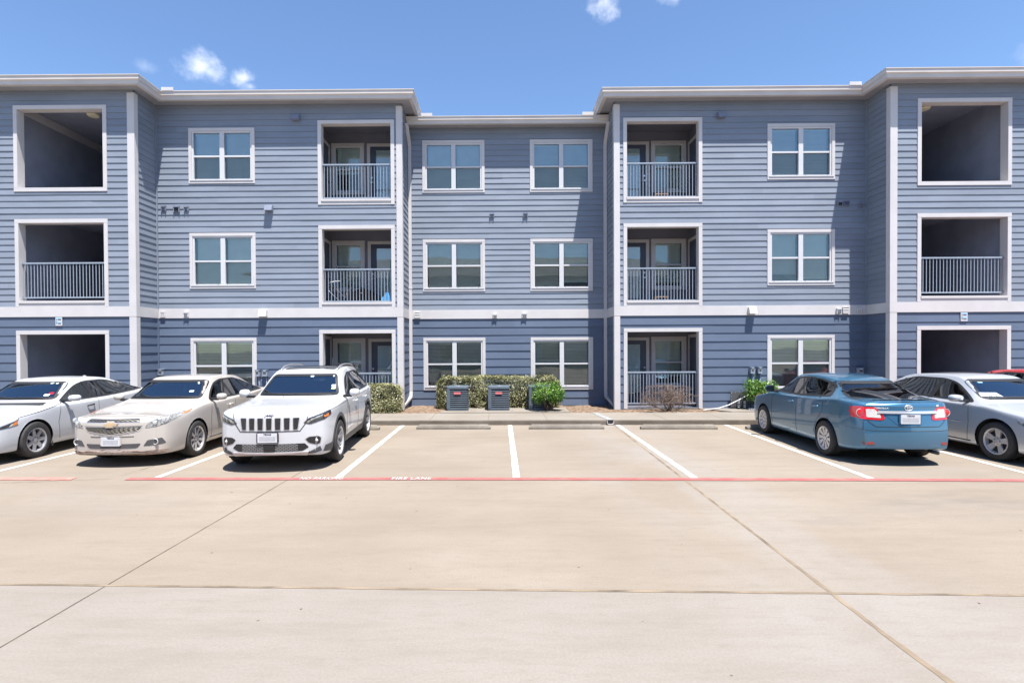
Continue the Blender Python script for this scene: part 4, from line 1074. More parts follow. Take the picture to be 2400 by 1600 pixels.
class Car:
    def __init__(c, name, loc, rot, label, group, paint, spec):
        c.t = thing(name, loc, label, 'car', group, rot, False)
        c.sp = spec; c.paint = paint; c.body_mesh()
    def body_mesh(c):
        sp = c.sp; Ln = sp['L']; fo = sp['fo']
        st = sp['stations']
        rings = []
        for s in st:
            w, zl, zh, zt, wt = (lerp(sp[k], s) for k in ('w', 'low', 'hip', 'top', 'rail'))
            g = zt - zh; q = min(1, max(0, (g - .09) / .22)); q = q * q * (3 - 2 * q)
            zm = zl + (zh - zl) * .56
            cab = [(wt * 1.0, zt - .085), (wt * .80, zt - .022)]
            hood = [(w * .86, zh + g * .42), (w * .52, zh + g * .86)]
            mixp = lambda a, b: (a[0] * q + b[0] * (1 - q), a[1] * q + b[1] * (1 - q))
            tuck = sp.get('tuck', .05)
            ring = [(0, zl), (w * .72, zl), (w * (1 - tuck), zl + .02), (w * .995, zl + (zh - zl) * .27), (w, zm), (w * .985, zh - .07), (w * (.955 - .015 * q), zh), mixp(cab[0], hood[0]), mixp(cab[1], hood[1]), (0, zt)]
            tb = sp.get('bumper', 0) * min(1, max(0, (s - (Ln - .30)) / .12))       # rear bumper stands out below the boot lid
            rings.append([(x, s - fo + tb * min(1, max(0, (.735 - z) / .07)), z) for x, z in ring])
        m = len(rings[0]); vs = []; fs = []
        full = []
        for R in rings:
            idx = []
            for p in R: idx.append(len(vs)); vs.append(p)
            for p in reversed(R[1:-1]): idx.append(len(vs)); vs.append((-p[0], p[1], p[2]))
            full.append(idx)
        k = len(full[0])
        for a, b in zip(full, full[1:]):
            for i in range(k): fs.append((a[i], a[(i + 1) % k], b[(i + 1) % k], b[i]))
        # rounded nose and tail caps, fuller in the middle
        for idx, sgn in ((full[0], -1), (full[-1], 1)):
            mids = [idx[0]]
            bul = sp['bulge'][0 if sgn < 0 else 1]
            for i in range(1, m - 1):
                p = vs[idx[i]]; f = math.sin(PI * i / (m - 1)) ** .5
                mids.append(len(vs)); vs.append((0, p[1] + sgn * bul * f, p[2]))
            mids.append(idx[m - 1])
            for i in range(m - 1):
                a, b = idx[i], idx[i + 1]; a2, b2 = idx[(k - i) % k], idx[(k - i - 1) % k]
                fs.append((a, b, mids[i + 1], mids[i]) if a != mids[i] else (a, b, mids[i + 1]))
                fs.append((a2, mids[i], mids[i + 1], b2) if a2 != mids[i] else (a2, mids[i + 1], b2))
        fs2 = []
        for f in fs:
            g = []
            for i in f:
                if i not in g: g.append(i)
            fs2.append(tuple(g))
        me = bpy.data.meshes.new('cage'); me.from_pydata(vs, [], fs2)
        bm = bmesh.new(); bm.from_mesh(me); bmesh.ops.recalc_face_normals(bm, faces=bm.faces)
        cl = bm.edges.layers.float.new('crease_edge'); bm.verts.ensure_lookup_table()
        for idx in full: pass
        cr = sp.get('crease', {6: .35, 4: .15, 7: .25, 2: .3})
        for e in bm.edges:
            a, b = e.verts[0].index, e.verts[1].index
            for A, B in zip(full, full[1:]):
                for i, v_ in cr.items():
                    for ii in (i, (k - i) % k):
                        if {a, b} == {A[ii], B[ii]}: e[cl] = v_
        bm.to_mesh(me); bm.free()
        ob_ = bpy.data.objects.new('cage', me); COL.objects.link(ob_)
        md = ob_.modifiers.new('s', 'SUBSURF'); md.levels = 3; md.render_levels = 3
        # nudge the cage until the smoothed skin passes through the drawn sections
        target = [v.co.copy() for v in me.vertices]; md.levels = 2
        for it in range(4):
            me.update(); ob_.update_tag(); bpy.context.view_layer.update(); dg = bpy.context.evaluated_depsgraph_get()
            ev = ob_.evaluated_get(dg).data
            mv = [(target[i] - ev.vertices[i].co) * (.9 if it < 3 else .6) for i in range(len(target))]
            for v, d_ in zip(me.vertices, mv): v.co += d_
        md.levels = 3; me.update(); ob_.update_tag(); bpy.context.view_layer.update(); dg = bpy.context.evaluated_depsgraph_get()
        me2 = bpy.data.meshes.new_from_object(ob_.evaluated_get(dg)); bpy.data.objects.remove(ob_)
        bm = bmesh.new(); bm.from_mesh(me2)
        c.bvh = BVHTree.FromBMesh(bm)
        # wheel arches
        R = sp['arch']; zc = sp['R']
        for yc in (0, sp['wb']):
            inside = {v for v in bm.verts if abs(v.co.x) > .52 and math.hypot(v.co.y - yc, v.co.z - zc) < R and v.co.z < zc + R}
            kill = [f for f in bm.faces if all(v in inside for v in f.verts)]
            bmesh.ops.delete(bm, geom=kill, context='FACES')
            for v in bm.verts:
                if v.is_valid and abs(v.co.x) > .52 and v.co.z > zc - .12 and v.normal.z > -.55:
                    d = math.hypot(v.co.y - yc, v.co.z - zc)
                    if d < R and d > .02:
                        v.co.y = yc + (v.co.y - yc) * R / d; v.co.z = zc + (v.co.z - zc) * R / d
        # openings under the glass
        c.bm = bm
    def finish(c, holes=()):
        bm = c.bm
        kill = []
        for f in bm.faces:
            p = f.calc_center_median()
            for ax, sg, poly in holes:
                if ax == 'side':
                    if p.x * sg < .3: continue
                    q = (p.y, p.z)
                elif ax == 'front':
                    if f.normal.y > -.1 or p.y > c.sp['wb'] * .62: continue
                    q = (p.x, p.z)
                elif ax == 'rear':
                    if f.normal.y < .1 or p.y < c.sp['wb'] * .55: continue
                    q = (p.x, p.z)
                if inpoly(q, poly): kill.append(f); break
        bmesh.ops.delete(bm, geom=kill, context='FACES')
        me = bpy.data.meshes.new('body'); bm.to_mesh(me); bm.free()
        me.shade_smooth(); me.set_sharp_from_angle(angle=.7); me.materials.append(c.paint)
        c.body = link('body', me, c.t)
    def hit(c, ax, a, b):
        if ax == 'front': o, d = Vector((a, -4, b)), Vector((0, 1, 0))
        elif ax == 'rear': o, d = Vector((a, 9, b)), Vector((0, -1, 0))
        elif ax == 'left': o, d = Vector((3, a, b)), Vector((-1, 0, 0))
        elif ax == 'right': o, d = Vector((-3, a, b)), Vector((1, 0, 0))
        else: o, d = Vector((a, b, 4)), Vector((0, 0, -1))
        r = c.bvh.ray_cast(o, d)
        if ax in ('left', 'right'):
            lim = min(lerp(c.sp['rail'], a + c.sp['fo']) * .985, .8); k = 0
            while k < 14 and b > .9 and (r[0] is None or abs(r[0].x) < lim or r[0].x * o.x < 0):
                o.z -= .01; k += 1; r = c.bvh.ray_cast(o, d)
        if r[0] is None:
            base = {'front': Vector((a, 0, b)), 'rear': Vector((a, c.sp['wb'], b)), 'left': Vector((.9, a, b)), 'right': Vector((-.9, a, b)), 'top': Vector((a, b, 1.2))}[ax]
            r = c.bvh.find_nearest(base)
        n = r[1]
        if n.dot(d) > 0: n = -n
        return r[0], n, d
    def panel(c, name, ax, poly, m, off=.004, parent=None, thick=.02, res=.045, smooth=True, rnd_=0.):
        """a skin piece laid on the body: outline given in the view along ax, with a turned-in rim"""
        if rnd_: poly = rounded(poly, rnd_)
        P = dens(poly, res)
        xs = [p[0] for p in P]; ys = [p[1] for p in P]
        pts = [Vector(p) for p in P]; n = len(pts)
        gx = min(xs) + res / 2
        while gx < max(xs):
            gy = min(ys) + res / 2
            while gy < max(ys):
                if inpoly((gx, gy), P) and min((Vector((gx, gy)) - q).length for q in pts) > res * .45: pts.append(Vector((gx, gy)))
                gy += res
            gx += res
        r = delaunay_2d_cdt(pts, [(i, (i + 1) % n) for i in range(n)], [], 1, 1e-5)
        V2, E2, F2 = r[0], r[1], r[2]
        vs = []; dirs = []
        for p in V2:
            h, nn, d = c.hit(ax, p.x, p.y); vs.append(h + nn * off); dirs.append((nn, d))
        mb = MB(); mb.add(vs, [tuple(f) for f in F2])
        cnt = {}
        for f in F2:
            for i in range(len(f)):
                e = (f[i], f[(i + 1) % len(f)]); cnt[tuple(sorted(e))] = cnt.get(tuple(sorted(e)), 0) + 1
        bd = [e for e, k in cnt.items() if k == 1]; mp = {}
        for a, b in bd:
            for q in (a, b):
                if q not in mp: mp[q] = len(mb.v); mb.v.append(tuple(vs[q] - dirs[q][0] * (off + thick)))
            mb.f.append((a, b, mp[b], mp[a]))
        return mb.build(name, m, parent or c.t, smooth=smooth, sharp=.9)
    def line(c, ax, pts, r, m, name='panel_gap', parent=None, off=0., close=False, res=.05, n=5):
        P = dens(pts, res, close)
        if close: P.append(P[0])
        out = []
        for p in P:
            h, nn, d = c.hit(ax, *p); out.append(h + nn * off)
        return MB().tube(out, r, n).build(name, m, parent or c.t, smooth=True)
    def text(c, txt, ax, a, b, size, m, name, parent=None, off=.004, mirror=False, shear=0., sx=1., bold=0., tilt=0.):
        v, f = text_geo(txt, size, shear, bold)
        o, nn, d = c.hit(ax, a, b); vs = []
        for x, y, z in v:
            xx = x * sx * (-1 if mirror else 1)
            h, n2, d2 = c.hit(ax, a + xx * math.cos(tilt), b + y)
            vs.append(h + n2 * off)
        return MB().add(vs, f).build(name, m, parent or c.t, normals=False)

def inpoly(q, P):
    x, y = q; r = False; n = len(P)
    for i in range(n):
        x0, y0 = P[i]; x1, y1 = P[i - 1]
        if (y0 > y) != (y1 > y) and x < (x1 - x0) * (y - y0) / (y1 - y0) + x0: r = not r
    return r
def dens(P, res, close=True):
    out = []; n = len(P)
    for i in range(n if close else n - 1):
        a, b = Vector(P[i][:2]), Vector(P[(i + 1) % n][:2]); k = max(1, int((b - a).length / res))
        out += [tuple(a.lerp(b, j / k)) for j in range(k)]
    if not close: out.append(tuple(P[-1][:2]))
    return out
def rounded(P, r, n=5):
    out = []
    for i in range(len(P)):
        p, a, b = Vector(P[i][:2]), Vector(P[i - 1][:2]), Vector(P[(i + 1) % len(P)][:2])
        rr = min(P[i][2] if len(P[i]) > 2 else r, (a - p).length * .45, (b - p).length * .45)
        u, w = p + (a - p).normalized() * rr, p + (b - p).normalized() * rr
        for k in range(n + 1):
            t = k / n; out.append(tuple(u * (1 - t) ** 2 + p * 2 * t * (1 - t) + w * t * t))
    return out
def mir(P): return [(-p[0],) + tuple(p[1:]) for p in P]
def shrink(P, k):
    cx = sum(p[0] for p in P) / len(P); cy = sum(p[1] for p in P) / len(P)
    return [(cx + (p[0] - cx) * k, cy + (p[1] - cy) * k) for p in P]
def arcp(cy, cz, r, a0, a1, n=18): return [(cy + r * math.cos(a0 + (a1 - a0) * i / n), cz + r * math.sin(a0 + (a1 - a0) * i / n)) for i in range(n + 1)]

def make_wheel(parent, R, wd, rr, style, mrim, cache={}):
    """tyre with rim and hub as sub-parts, facing +x"""
    ty = MB(); h = wd / 2
    ty.lathe([(-h * .8, rr), (-h, rr + .02), (-h * 1.02, rr + (R - rr) * .5), (-h * .92, R - .018), (-h * .72, R - .004), (-h * .5, R), (h * .5, R), (h * .72, R - .004), (h * .92, R - .018), (h * 1.02, rr + (R - rr) * .5), (h, rr + .02), (h * .8, rr)], 48, 'x', close=True)
    for g in (-.35, 0, .35): ty.lathe([(h * g - .004, R + .0005), (h * g + .004, R + .0005)], 48, 'x')
    tyre = ty.build('wheel', M['rubber'], parent, smooth=True, sharp=.6)
    rm = MB()
    f = h * .78                                   # outer face of the spokes
    rm.lathe([(-h * .8, rr - .015), (-h * .8, rr), (h * .92, rr + .008), (h * .95, rr), (h * .80, rr - .018), (h * .3, rr - .03)], 48, 'x')
    def spoke(a, r0, r1, w0, w1, x0, x1, th=.03):
        ca, sa = math.cos(a), math.sin(a)
        P = lambda r, t, x: (x, r * ca - t * sa, r * sa + t * ca)
        vs = [P(r0, -w0 / 2, x0), P(r0, w0 / 2, x0), P(r1, w1 / 2, x1), P(r1, -w1 / 2, x1)]
        vi = [P(r0, -w0 / 2 * .8, x0 - th), P(r0, w0 / 2 * .8, x0 - th), P(r1, w1 / 2 * .8, x1 - th), P(r1, -w1 / 2 * .8, x1 - th)]
        rm.add(vs + vi, [(0, 1, 2, 3), (7, 6, 5, 4), (0, 4, 5, 1), (1, 5, 6, 2), (2, 6, 7, 3), (3, 7, 4, 0)])
    n = style['n']
    for i in range(n):
        a = 2 * PI * i / n + style.get('ph', PI / 2)
        if style.get('pair'):
            for sg in (-1, 1):
                ca = a + sg * style['pair'] * .35
                spoke(a + sg * style['pair'] * .5, .035, rr - .012, style['w0'], style['w1'], f - .02 - style.get('dish', 0), f)
        else: spoke(a, .03, rr - .012, style['w0'], style['w1'], f - .012 - style.get('dish', 0), f)
    rm.lathe([(f - .05, .0), (f - .05, style.get('hub', .075)), (f - .012 - style.get('dish', 0), style.get('hub', .075) - .004), (f - .006 - style.get('dish', 0), .04), (f - style.get('dish', 0), .032), (f - style.get('dish', 0), 0)], 20, 'x')
    if style.get('outer'): rm.lathe([(f - .004, rr - .012), (f + .004, rr - .02), (f + .002, rr - style['outer']), (f - .03, rr - style['outer'] - .004)], 48, 'x')
    rim = rm.build('rim', mrim, tyre, smooth=True, sharp=.5)
    bk = MB(); bk.lathe([(f - style.get('back', .08), 0), (f - style.get('back', .08), rr - .02)], 32, 'x'); bk.build('brake_disc', M['dark'], tyre, normals=False)
    nt_ = MB()
    for i in range(5):
        a = 2 * PI * i / 5 + .3; nt_.lathe([(f - .022 - style.get('dish', 0), .010), (f - .004 - style.get('dish', 0), .009), (f - .003 - style.get('dish', 0), 0)], 8, 'x', (0, .052 * math.cos(a), .052 * math.sin(a)))
    nt_.build('wheel_nuts', M['greyp'], tyre)
    return tyre

def add_wheels(c, R, wd, rr, style, mrim, track, wb):
    w0 = None
    for y in (0, wb):
        for sg in (1, -1):
            if w0 is None: w = w0 = make_wheel(c.t, R, wd, rr, style, mrim)
            else:
                w = w0.copy(); COL.objects.link(w); w.parent = c.t
                for ch in w0.children:
                    q = ch.copy(); COL.objects.link(q); q.parent = w
            w.location = (sg * track / 2, y, R); w.rotation_euler = (.25 * (y + 1) * sg, 0, 0 if sg > 0 else PI)
    # dark liners inside the arches
    for y in (0, wb):
        for sg, nm in ((1, 'l'), (-1, 'r')):
            lb = MB(); A = c.sp['arch']; xo = sg * (c.sp['W'] - .035); xi = sg * (c.sp['W'] - .40); n = 20; vs = []
            for i in range(n + 1):
                a = -.5 + (PI + 1.) * i / n
                for x in (xo, xi): vs.append((x, y + (A + .004) * math.cos(a), R + (A + .004) * math.sin(a)))
            k = len(vs); vs.append((xi, y, R))
            lb.add(vs, [(2 * i, 2 * i + 1, 2 * i + 3, 2 * i + 2) for i in range(n)] + [(2 * i + 1, k, 2 * i + 3) for i in range(n)])
            lb.build('wheel_arch_liner', M['dark'], c.t, normals=False, smooth=False)

def mirror(c, y, z, size, m, arm=.07, xb=.84, plain=False):
    for sg, side in ((1, 'left'), (-1, 'right')):
        L_, H_, D_ = size
        vs = []; n = 14; lv = [(-D_ * .62, .30), (-D_ * .45, .72), (-D_ * .1, .97), (D_ * .3, 1.), (D_ * .38, .96)]
        xc = sg * (xb + arm + L_ / 2)
        mb = MB()
        for yy, k in lv:
            for i in range(n):
                a = 2 * PI * i / n; ca, sa = math.cos(a), math.sin(a)
                q = (abs(ca) ** 3 + abs(sa) ** 3) ** (-1 / 3.)
                vs.append((xc + ca * q * L_ / 2 * k * .93, y + yy, z + sa * q * H_ / 2 * k * .93 + (.01 if sa > 0 else 0)))
        mb.add(vs, [(a * n + i, a * n + (i + 1) % n, (a + 1) * n + (i + 1) % n, (a + 1) * n + i) for a in range(len(lv) - 1) for i in range(n)] + [tuple(range(n))])
        o = mb.build('wing_mirror', m, c.t, smooth=True, sharp=1.2)
        b0 = (len(lv) - 1) * n
        g = MB(); g.add([(xc + (p[0] - xc) * .9, y + D_ * .37, z + (p[2] - z) * .88) for p in vs[b0:b0 + n]], [tuple(range(n))]); g.build('mirror_glass', M['carglass'], o, normals=False)
        a = MB(); a.prism([(sg * (xb - .06), y + .03), (sg * (xb - .06), y - .05), (xc - sg * L_ * .2, y - .04), (xc - sg * L_ * .2, y + .02)], z - H_ * .5, z - H_ * .22, 'z'); a.build('mirror_arm', M['blackp'], o, bevel=.01)

def plate(c, ax, x, z, mirror_=False, frame=None, w=.305, h=.152, off=.012, lean=0.):
    """flat licence plate standing just proud of the bumper"""
    p = [c.hit(ax, x + dx, z + dz)[0] for dx in (-w / 2, w / 2) for dz in (-h / 2, h / 2)]
    sg = -1 if ax == 'front' else 1
    yy = min(q.y for q in p) if sg < 0 else max(q.y for q in p)
    y = yy + sg * off
    if frame: MB().box(x - w / 2 - .014, x + w / 2 + .014, y - .004, y + .004, z - h / 2 - .012, z + h / 2 + .014).build('plate_frame', frame, c.t, bevel=.003)
    y2 = y + sg * (.0055 if frame else 0)
    MB().box(x - w / 2 - .02, x + w / 2 + .02, min(y, y - sg * .05), max(y, y - sg * .05), z - h / 2 + .01, z + h / 2 - .01).build('plate_mount', M['blackp'] if frame else c.paint, c.t)
    o = MB().box(x - w / 2, x + w / 2, y2 - .002, y2 + .002, z - h / 2, z + h / 2).build('licence_plate', M['plate'], c.t, bevel=.0015)
    MB().box(x - w * .42, x + w * .42, y2 + sg * .002 - .0008, y2 + sg * .002 + .0008, z - h * .34, z + h * .16).build('blurred_number', M['plate_blur'], o)
    v, f = text_geo('TEXAS', .036, bold=.0016)
    k = 1 if ax == 'front' else -1
    MB().add([(x + q[0] * k * 1.12, y2 + sg * .0036, z + h * .355 + q[1]) for q in v], f).build('plate_lettering', M['ink'], o, normals=False)

def sheen_paint(name, col, metal=0., rough=.38, coat=1., var=.03):
    return mat(name, col, rough, metal, var=var, scale=1.1, spec=.5, coat=coat)

def interior(c, y0, y1, zb, hw, dark, wheel=True, wx=.36):
    """dark cabin: floor tub, dash, seats and steering wheel seen through the glass"""
    mb = MB(); mb.box(-hw, hw, y0, y1, .35, zb - .12); mb.build('cabin_floor', M['dark'], c.t)
    d = MB(); d.prism([(y0 - .25, zb - .14), (y0 - .25, zb - .015), (y0 + .42, zb + .0), (y0 + .52, zb - .06), (y0 + .52, zb - .14)], -hw, hw, 'x'); d.build('dashboard', M['greyp'], c.t, bevel=.03)
    for x in (-.36, .36):
        s = MB(); yb = y0 + 1.25
        s.prism([(yb, zb - .15), (yb + .13, zb - .15), (yb + .26, zb + .20), (yb + .19, zb + .23), (yb + .12, zb + .20)], x - .23, x + .23, 'x'); s.prism([(yb + .20, zb + .235), (yb + .27, zb + .235), (yb + .29, zb + .33), (yb + .21, zb + .33)], x - .12, x + .12, 'x')
        s.build('seat', dark, c.t, bevel=.03)
    s = MB(); s.prism([(y1 - .55, zb - .15), (y1 - .40, zb - .15), (y1 - .25, zb + .16), (y1 - .34, zb + .16)], -.62, .62, 'x'); s.build('rear_seat', dark, c.t, bevel=.03)
    w = MB(); cy, cz = y0 + .66, zb + .01
    w.tube([(wx + .185 * math.cos(a * PI / 14), cy + .185 * math.sin(a * PI / 14) * .42, cz + .185 * math.sin(a * PI / 14) * .9) for a in range(29)], .015, 6, False)
    w.box(wx - .17, wx + .17, cy - .01, cy + .01, cz - .02, cz + .02)
    w.build('steering_wheel', M['blackp'], c.t, smooth=True, sharp=.6)
    # shelf behind the rear seat
    MB().box(-hw + .05, hw - .05, y1 - .3, y1 + .25, zb - .14, zb - .03).build('parcel_shelf', M['greyp'], c.t)

M['winds'] = glass_mat('windscreen_glass', (.62, .74, .72), .19, .008, rtint=(.75, .9, 1))
M['tint'] = glass_mat('privacy_glass', (.16, .18, .18), .08, .008)
M['halft'] = glass_mat('side_glass', (.30, .35, .34), .08, .008)
M['seatc'] = mat('dark_upholstery', (.03, .03, .034), .85, var=.15, scale=20)
M['seatl'] = mat('grey_upholstery', (.16, .17, .19), .85, var=.15, scale=20)

def glazing(c, side, wind, rear, posts, m_side, m_rear, frit=.035, trim=None):
    """side glass with posts, windscreen and backlight, each over a dark surround; cuts the body behind them"""
    holes = []
    for sg, ax in ((1, 'left'), (-1, 'right')):
        sur = c.panel('window_surround', ax, side, trim or M['blackp'], .002, res=.06)
        big = grow(side, -.022)
        holes.append(('side', sg, grow(side, -.03)))
    holes.append(('front', 0, grow(wind, -.05))); holes.append(('rear', 0, grow(rear, -.05)))
    return holes
def grow(P, d):
    """offset a polygon outwards (d>0) or inwards"""
    n = len(P); A = sum(P[i][0] * P[(i + 1) % n][1] - P[(i + 1) % n][0] * P[i][1] for i in range(n)); s = 1 if A > 0 else -1
    out = []
    for i in range(n):
        p, a, b = Vector(P[i][:2]), Vector(P[i - 1][:2]), Vector(P[(i + 1) % n][:2])
        d0 = (p - a).normalized(); d1 = (b - p).normalized()
        n0 = Vector((d0.y, -d0.x)) * s; n1 = Vector((d1.y, -d1.x)) * s
        nn = (n0 + n1)
        if nn.length < 1e-6: nn = n0
        nn.normalize(); k = max(.4, nn.dot(n0))
        q = p + nn * (d / k); out.append((q.x, q.y) + tuple(P[i][2:]))
    return out

def ring_panel(c, name, ax, outer, inner_off, m, off=.003):
    """a frame-like skin piece: outline minus its inset"""
    O = dens(outer, .05); I = dens(grow(outer, -inner_off), .05)
    n, k = len(O), len(I); pts = [Vector(p) for p in O + I]
    r = delaunay_2d_cdt(pts, [(i, (i + 1) % n) for i in range(n)] + [(n + i, n + (i + 1) % k) for i in range(k)], [], 1, 1e-5)
    V2 = r[0]; vs = []; nn_ = []
    for p in V2:
        h, nn, d = c.hit(ax, p.x, p.y); vs.append(h + nn * off); nn_.append(nn)
    fs = [tuple(f) for f in r[2] if not inpoly((sum(V2[i].x for i in f) / len(f), sum(V2[i].y for i in f) / len(f)), I)]
    mb = MB().add(vs, fs)
    mb.add([v - q * .012 for v, q in zip(vs, nn_)], [tuple(reversed(f)) for f in fs])
    return mb.build(name, m, c.t, smooth=True, normals=False)

def glass_set(c, side, posts, wind, rear, m_side, m_rear, m_wind=None, wsur=.045, rsur=.05, surround=None):
    """windows as see-through panes in dark surrounds; returns body cut-outs"""
    holes = []
    for sg, ax in ((1, 'left'), (-1, 'right')):
        ring_panel(c, 'window_surround', ax, grow(side, .012), .03, surround or M['blackp'], .0035)
        c.panel('side_window', ax, side, m_side, .001, thick=.004, res=.08)
        zmx = max(p[1] for p in side) - .004
        for (a, b, w0) in posts:
            if b[1] > zmx: b = (a[0] + (b[0] - a[0]) * (zmx - a[1]) / (b[1] - a[1]), zmx)
            c.panel('door_pillar', ax, [(a[0] - w0, a[1]), (a[0] + w0, a[1]), (b[0] + w0, b[1]), (b[0] - w0, b[1])], M['blackp'], .0045, res=.06)
        holes.append(('side', sg, grow(side, -.012)))
    for ax, P, m, sur in (('front', wind, m_wind or M['winds'], wsur), ('rear', rear, m_rear, rsur)):
        ring_panel(c, 'windscreen_frit' if ax == 'front' else 'rear_window_frit', ax, P, sur, M['blackp'], .0035)
        c.panel('windscreen' if ax == 'front' else 'rear_window', ax, P, m, .001, thick=.004, res=.08)
        holes.append((ax, 0, grow(P, -.022)))
    return holes

def wipers(c, y, pts):
    for P in pts: c.line('front', P, .008, M['blackp'], 'wiper', off=.012)

# ---------------------------------------------------------------- the white four wheel drive car
def car_suv():
    W_ = .905
    sp = dict(L=4.62, W=W_, fo=.90, wb=2.71, R=.365, arch=.435, bulge=(.11, .08), tuck=.06,
        stations=[.04, .065, .115, .22, .42, .70, .98, 1.22, 1.40, 1.62, 1.88, 2.10, 2.32, 2.75, 3.2, 3.65, 3.95, 4.2, 4.38, 4.48, 4.55, 4.58],
        w=[(.04, .64), (.065, .71), (.115, .785), (.22, .85), (.6, .905), (3.6, .905), (4.2, .88), (4.38, .84), (4.48, .785), (4.55, .71), (4.58, .64)],
        low=[(0, .36), (.05, .29), (.15, .25), (.6, .23), (3.8, .23), (4.3, .28), (4.55, .36), (4.62, .44)],
        hip=[(0, .845), (.05, .90), (.12, .945), (.3, .975), (.9, 1.01), (1.4, 1.05), (2.2, 1.075), (3.4, 1.11), (4.1, 1.12), (4.4, 1.08), (4.62, .86)],
        top=[(0, .905), (.04, .965), (.10, 1.005), (.3, 1.035), (.9, 1.07), (1.30, 1.10), (1.45, 1.155), (2.03, 1.515), (2.3, 1.60), (2.75, 1.64), (3.4, 1.63), (3.95, 1.575), (4.2, 1.46), (4.42, 1.20), (4.55, 1.0), (4.62, .90)],
        rail=[(0, .60), (1.3, .80), (1.7, .735), (2.05, .675), (2.75, .645), (3.6, .60), (4.1, .58), (4.4, .66)])
    c = Car('parked_car', (-3.76, 9.57, 0), math.radians(3.6), 'white four wheel drive car with roof rails and seven slot grille, nose towards the viewer', 'parked cars', M['paint_white'], sp)
    side = rounded([(.82, 1.10, .02), (1.26, 1.41, .08), (1.58, 1.505, .1), (2.55, 1.515, .1), (3.02, 1.455, .06), (3.22, 1.20, .05), (3.02, 1.145, .03), (1.0, 1.085, .02)], .04)
    wind = rounded([(-.745, 1.12), (-.605, 1.50), (.605, 1.50), (.745, 1.12)], .07)
    rear = rounded([(-.62, 1.17), (-.50, 1.48), (.50, 1.48), (.62, 1.17)], .06)
    holes = glass_set(c, side, [((1.62, 1.08), (1.58, 1.55), .045), ((2.58, 1.12), (2.62, 1.55), .035)], wind, rear, M['halft'], M['tint'])
    c.finish(holes)
    interior(c, .72, 3.0, 1.10, .70, M['seatc'])
    # black sunroof panel, rails
    c.panel('glass_roof', 'top', rounded([(-.50, 1.36), (.50, 1.36), (.48, 2.7), (-.48, 2.7)], .06), M['carglass'], .006)
    for sg in (1, -1):
        pts = []
        for i in range(15):
            y = 1.28 + 1.55 * i / 14; h, nn, d = c.hit('top', sg * .555, y)
            lift = .042 * min(1, i / 2., (14 - i) / 2.); pts.append(h + Vector((0, 0, .004 + lift)))
        MB().tube(pts, .016, 8).build('roof_rail', M['railgrey'], c.t, smooth=True)
    # seven slots, each a chrome-lipped dark mesh
    for i in range(7):
        x = (i - 3) * .137; hw = .043; zt, zb = .885, .70
        P = [(x - hw * 1.02, zt), (x + hw * 1.02, zt), (x + hw * .88, zb), (x - hw * .88, zb)]
        if i in (0, 6): P = [(x - hw, zt), (x + hw * 1.15, zt), (x + hw * .5, zb), (x - hw * .88, zb)] if i == 6 else [(x - hw * 1.15, zt), (x + hw, zt), (x + hw * .88, zb), (x - hw * .5, zb)]
        c.panel('grille_slot', 'front', rounded(grow(P, .013), .015), M['alloy'], .003, res=.03)
        sl = c.panel('grille_mesh', 'front', rounded(P, .012), M['blackp'], .006, res=.03)
        hx = MB()
        for k in range(7):
            z = zb + (k + .5) * (zt - zb) / 7
            for dx in (-.02, .02):
                h, nn, d = c.hit('front', x + dx + (.01 if k % 2 else -.01), z); hx.lathe([(h.y - .010, .0125), (h.y - .010, .010)], 6, 'y', (h.x, 0, z))
        hx.build('honeycomb', M['greyp'], sl)
    c.line('front', [(-.60, .95), (-.56, .80), (-.47, .672), (.47, .672), (.56, .80), (.60, .95)], .007, M['seam'], 'bonnet_gap')
    c.text('Jeep', 'front', 0, .93, .062, M['ink'], 'bonnet_badge', off=.004, sx=1.35, bold=.002)
    for sg in (1, -1):
        S = (lambda P: P) if sg > 0 else mir
        P = S([(.52, .80), (.60, .872), (.78, .94), (.86, .975), (.875, .90), (.82, .84), (.70, .80), (.62, .775)])
        hl = c.panel('headlight', 'front', rounded(P, .015), M['lampdark'], .006, res=.022)
        c.panel('lamp_strip', 'front', S([(.57, .81), (.62, .855), (.79, .92), (.79, .90), (.66, .845), (.60, .80)]), M['lamphouse'], .009, parent=hl, thick=.004)
        c.panel('side_marker', 'front', S([(.805, .90), (.85, .925), (.855, .885), (.815, .868)]), M['amber'], .009, parent=hl, thick=.004)
        P = S([(.55, .535), (.61, .57), (.735, .575), (.775, .545), (.76, .455), (.70, .445), (.60, .475)])
        c.panel('fog_lamp_bezel', 'front', rounded(grow(P, .012), .02), M['alloy'], .002, res=.03)
        fg = c.panel('fog_lamp_recess', 'front', rounded(P, .02), M['blackp'], .005, res=.03)
        h, nn, d = c.hit('front', sg * .715, .505); MB().lathe([(h.y - .012, 0), (h.y - .011, .022), (h.y, .026)], 14, 'y', (h.x, 0, .505)).build('fog_lamp', M['whitelens'], fg, smooth=True)
        # black cladding round the arches and along the sill
        ax = 'left' if sg > 0 else 'right'
        for yc in (0, sp['wb']):
            P = arcp(yc, .365, .437, PI * 1.10, -PI * .10) + arcp(yc, .365, .50, -PI * .08, PI * 1.08)
            c.panel('arch_cladding', ax, P, M['greyp'], .006, res=.05)
        c.panel('sill_cladding', ax, [(.46, .27), (2.26, .27), (2.24, .40), (.50, .37)], M['greyp'], .005, res=.08)
        c.panel('bumper_corner', ax, [(-.74, .31), (-.43, .27), (-.475, .43), (-.72, .41)], M['greyp'], .005, res=.05)
        # door seams and handles
        c.line(ax, [(.60, .42), (.56, .70), (.62, 1.02), (.78, 1.09)], .004, M['seam'])
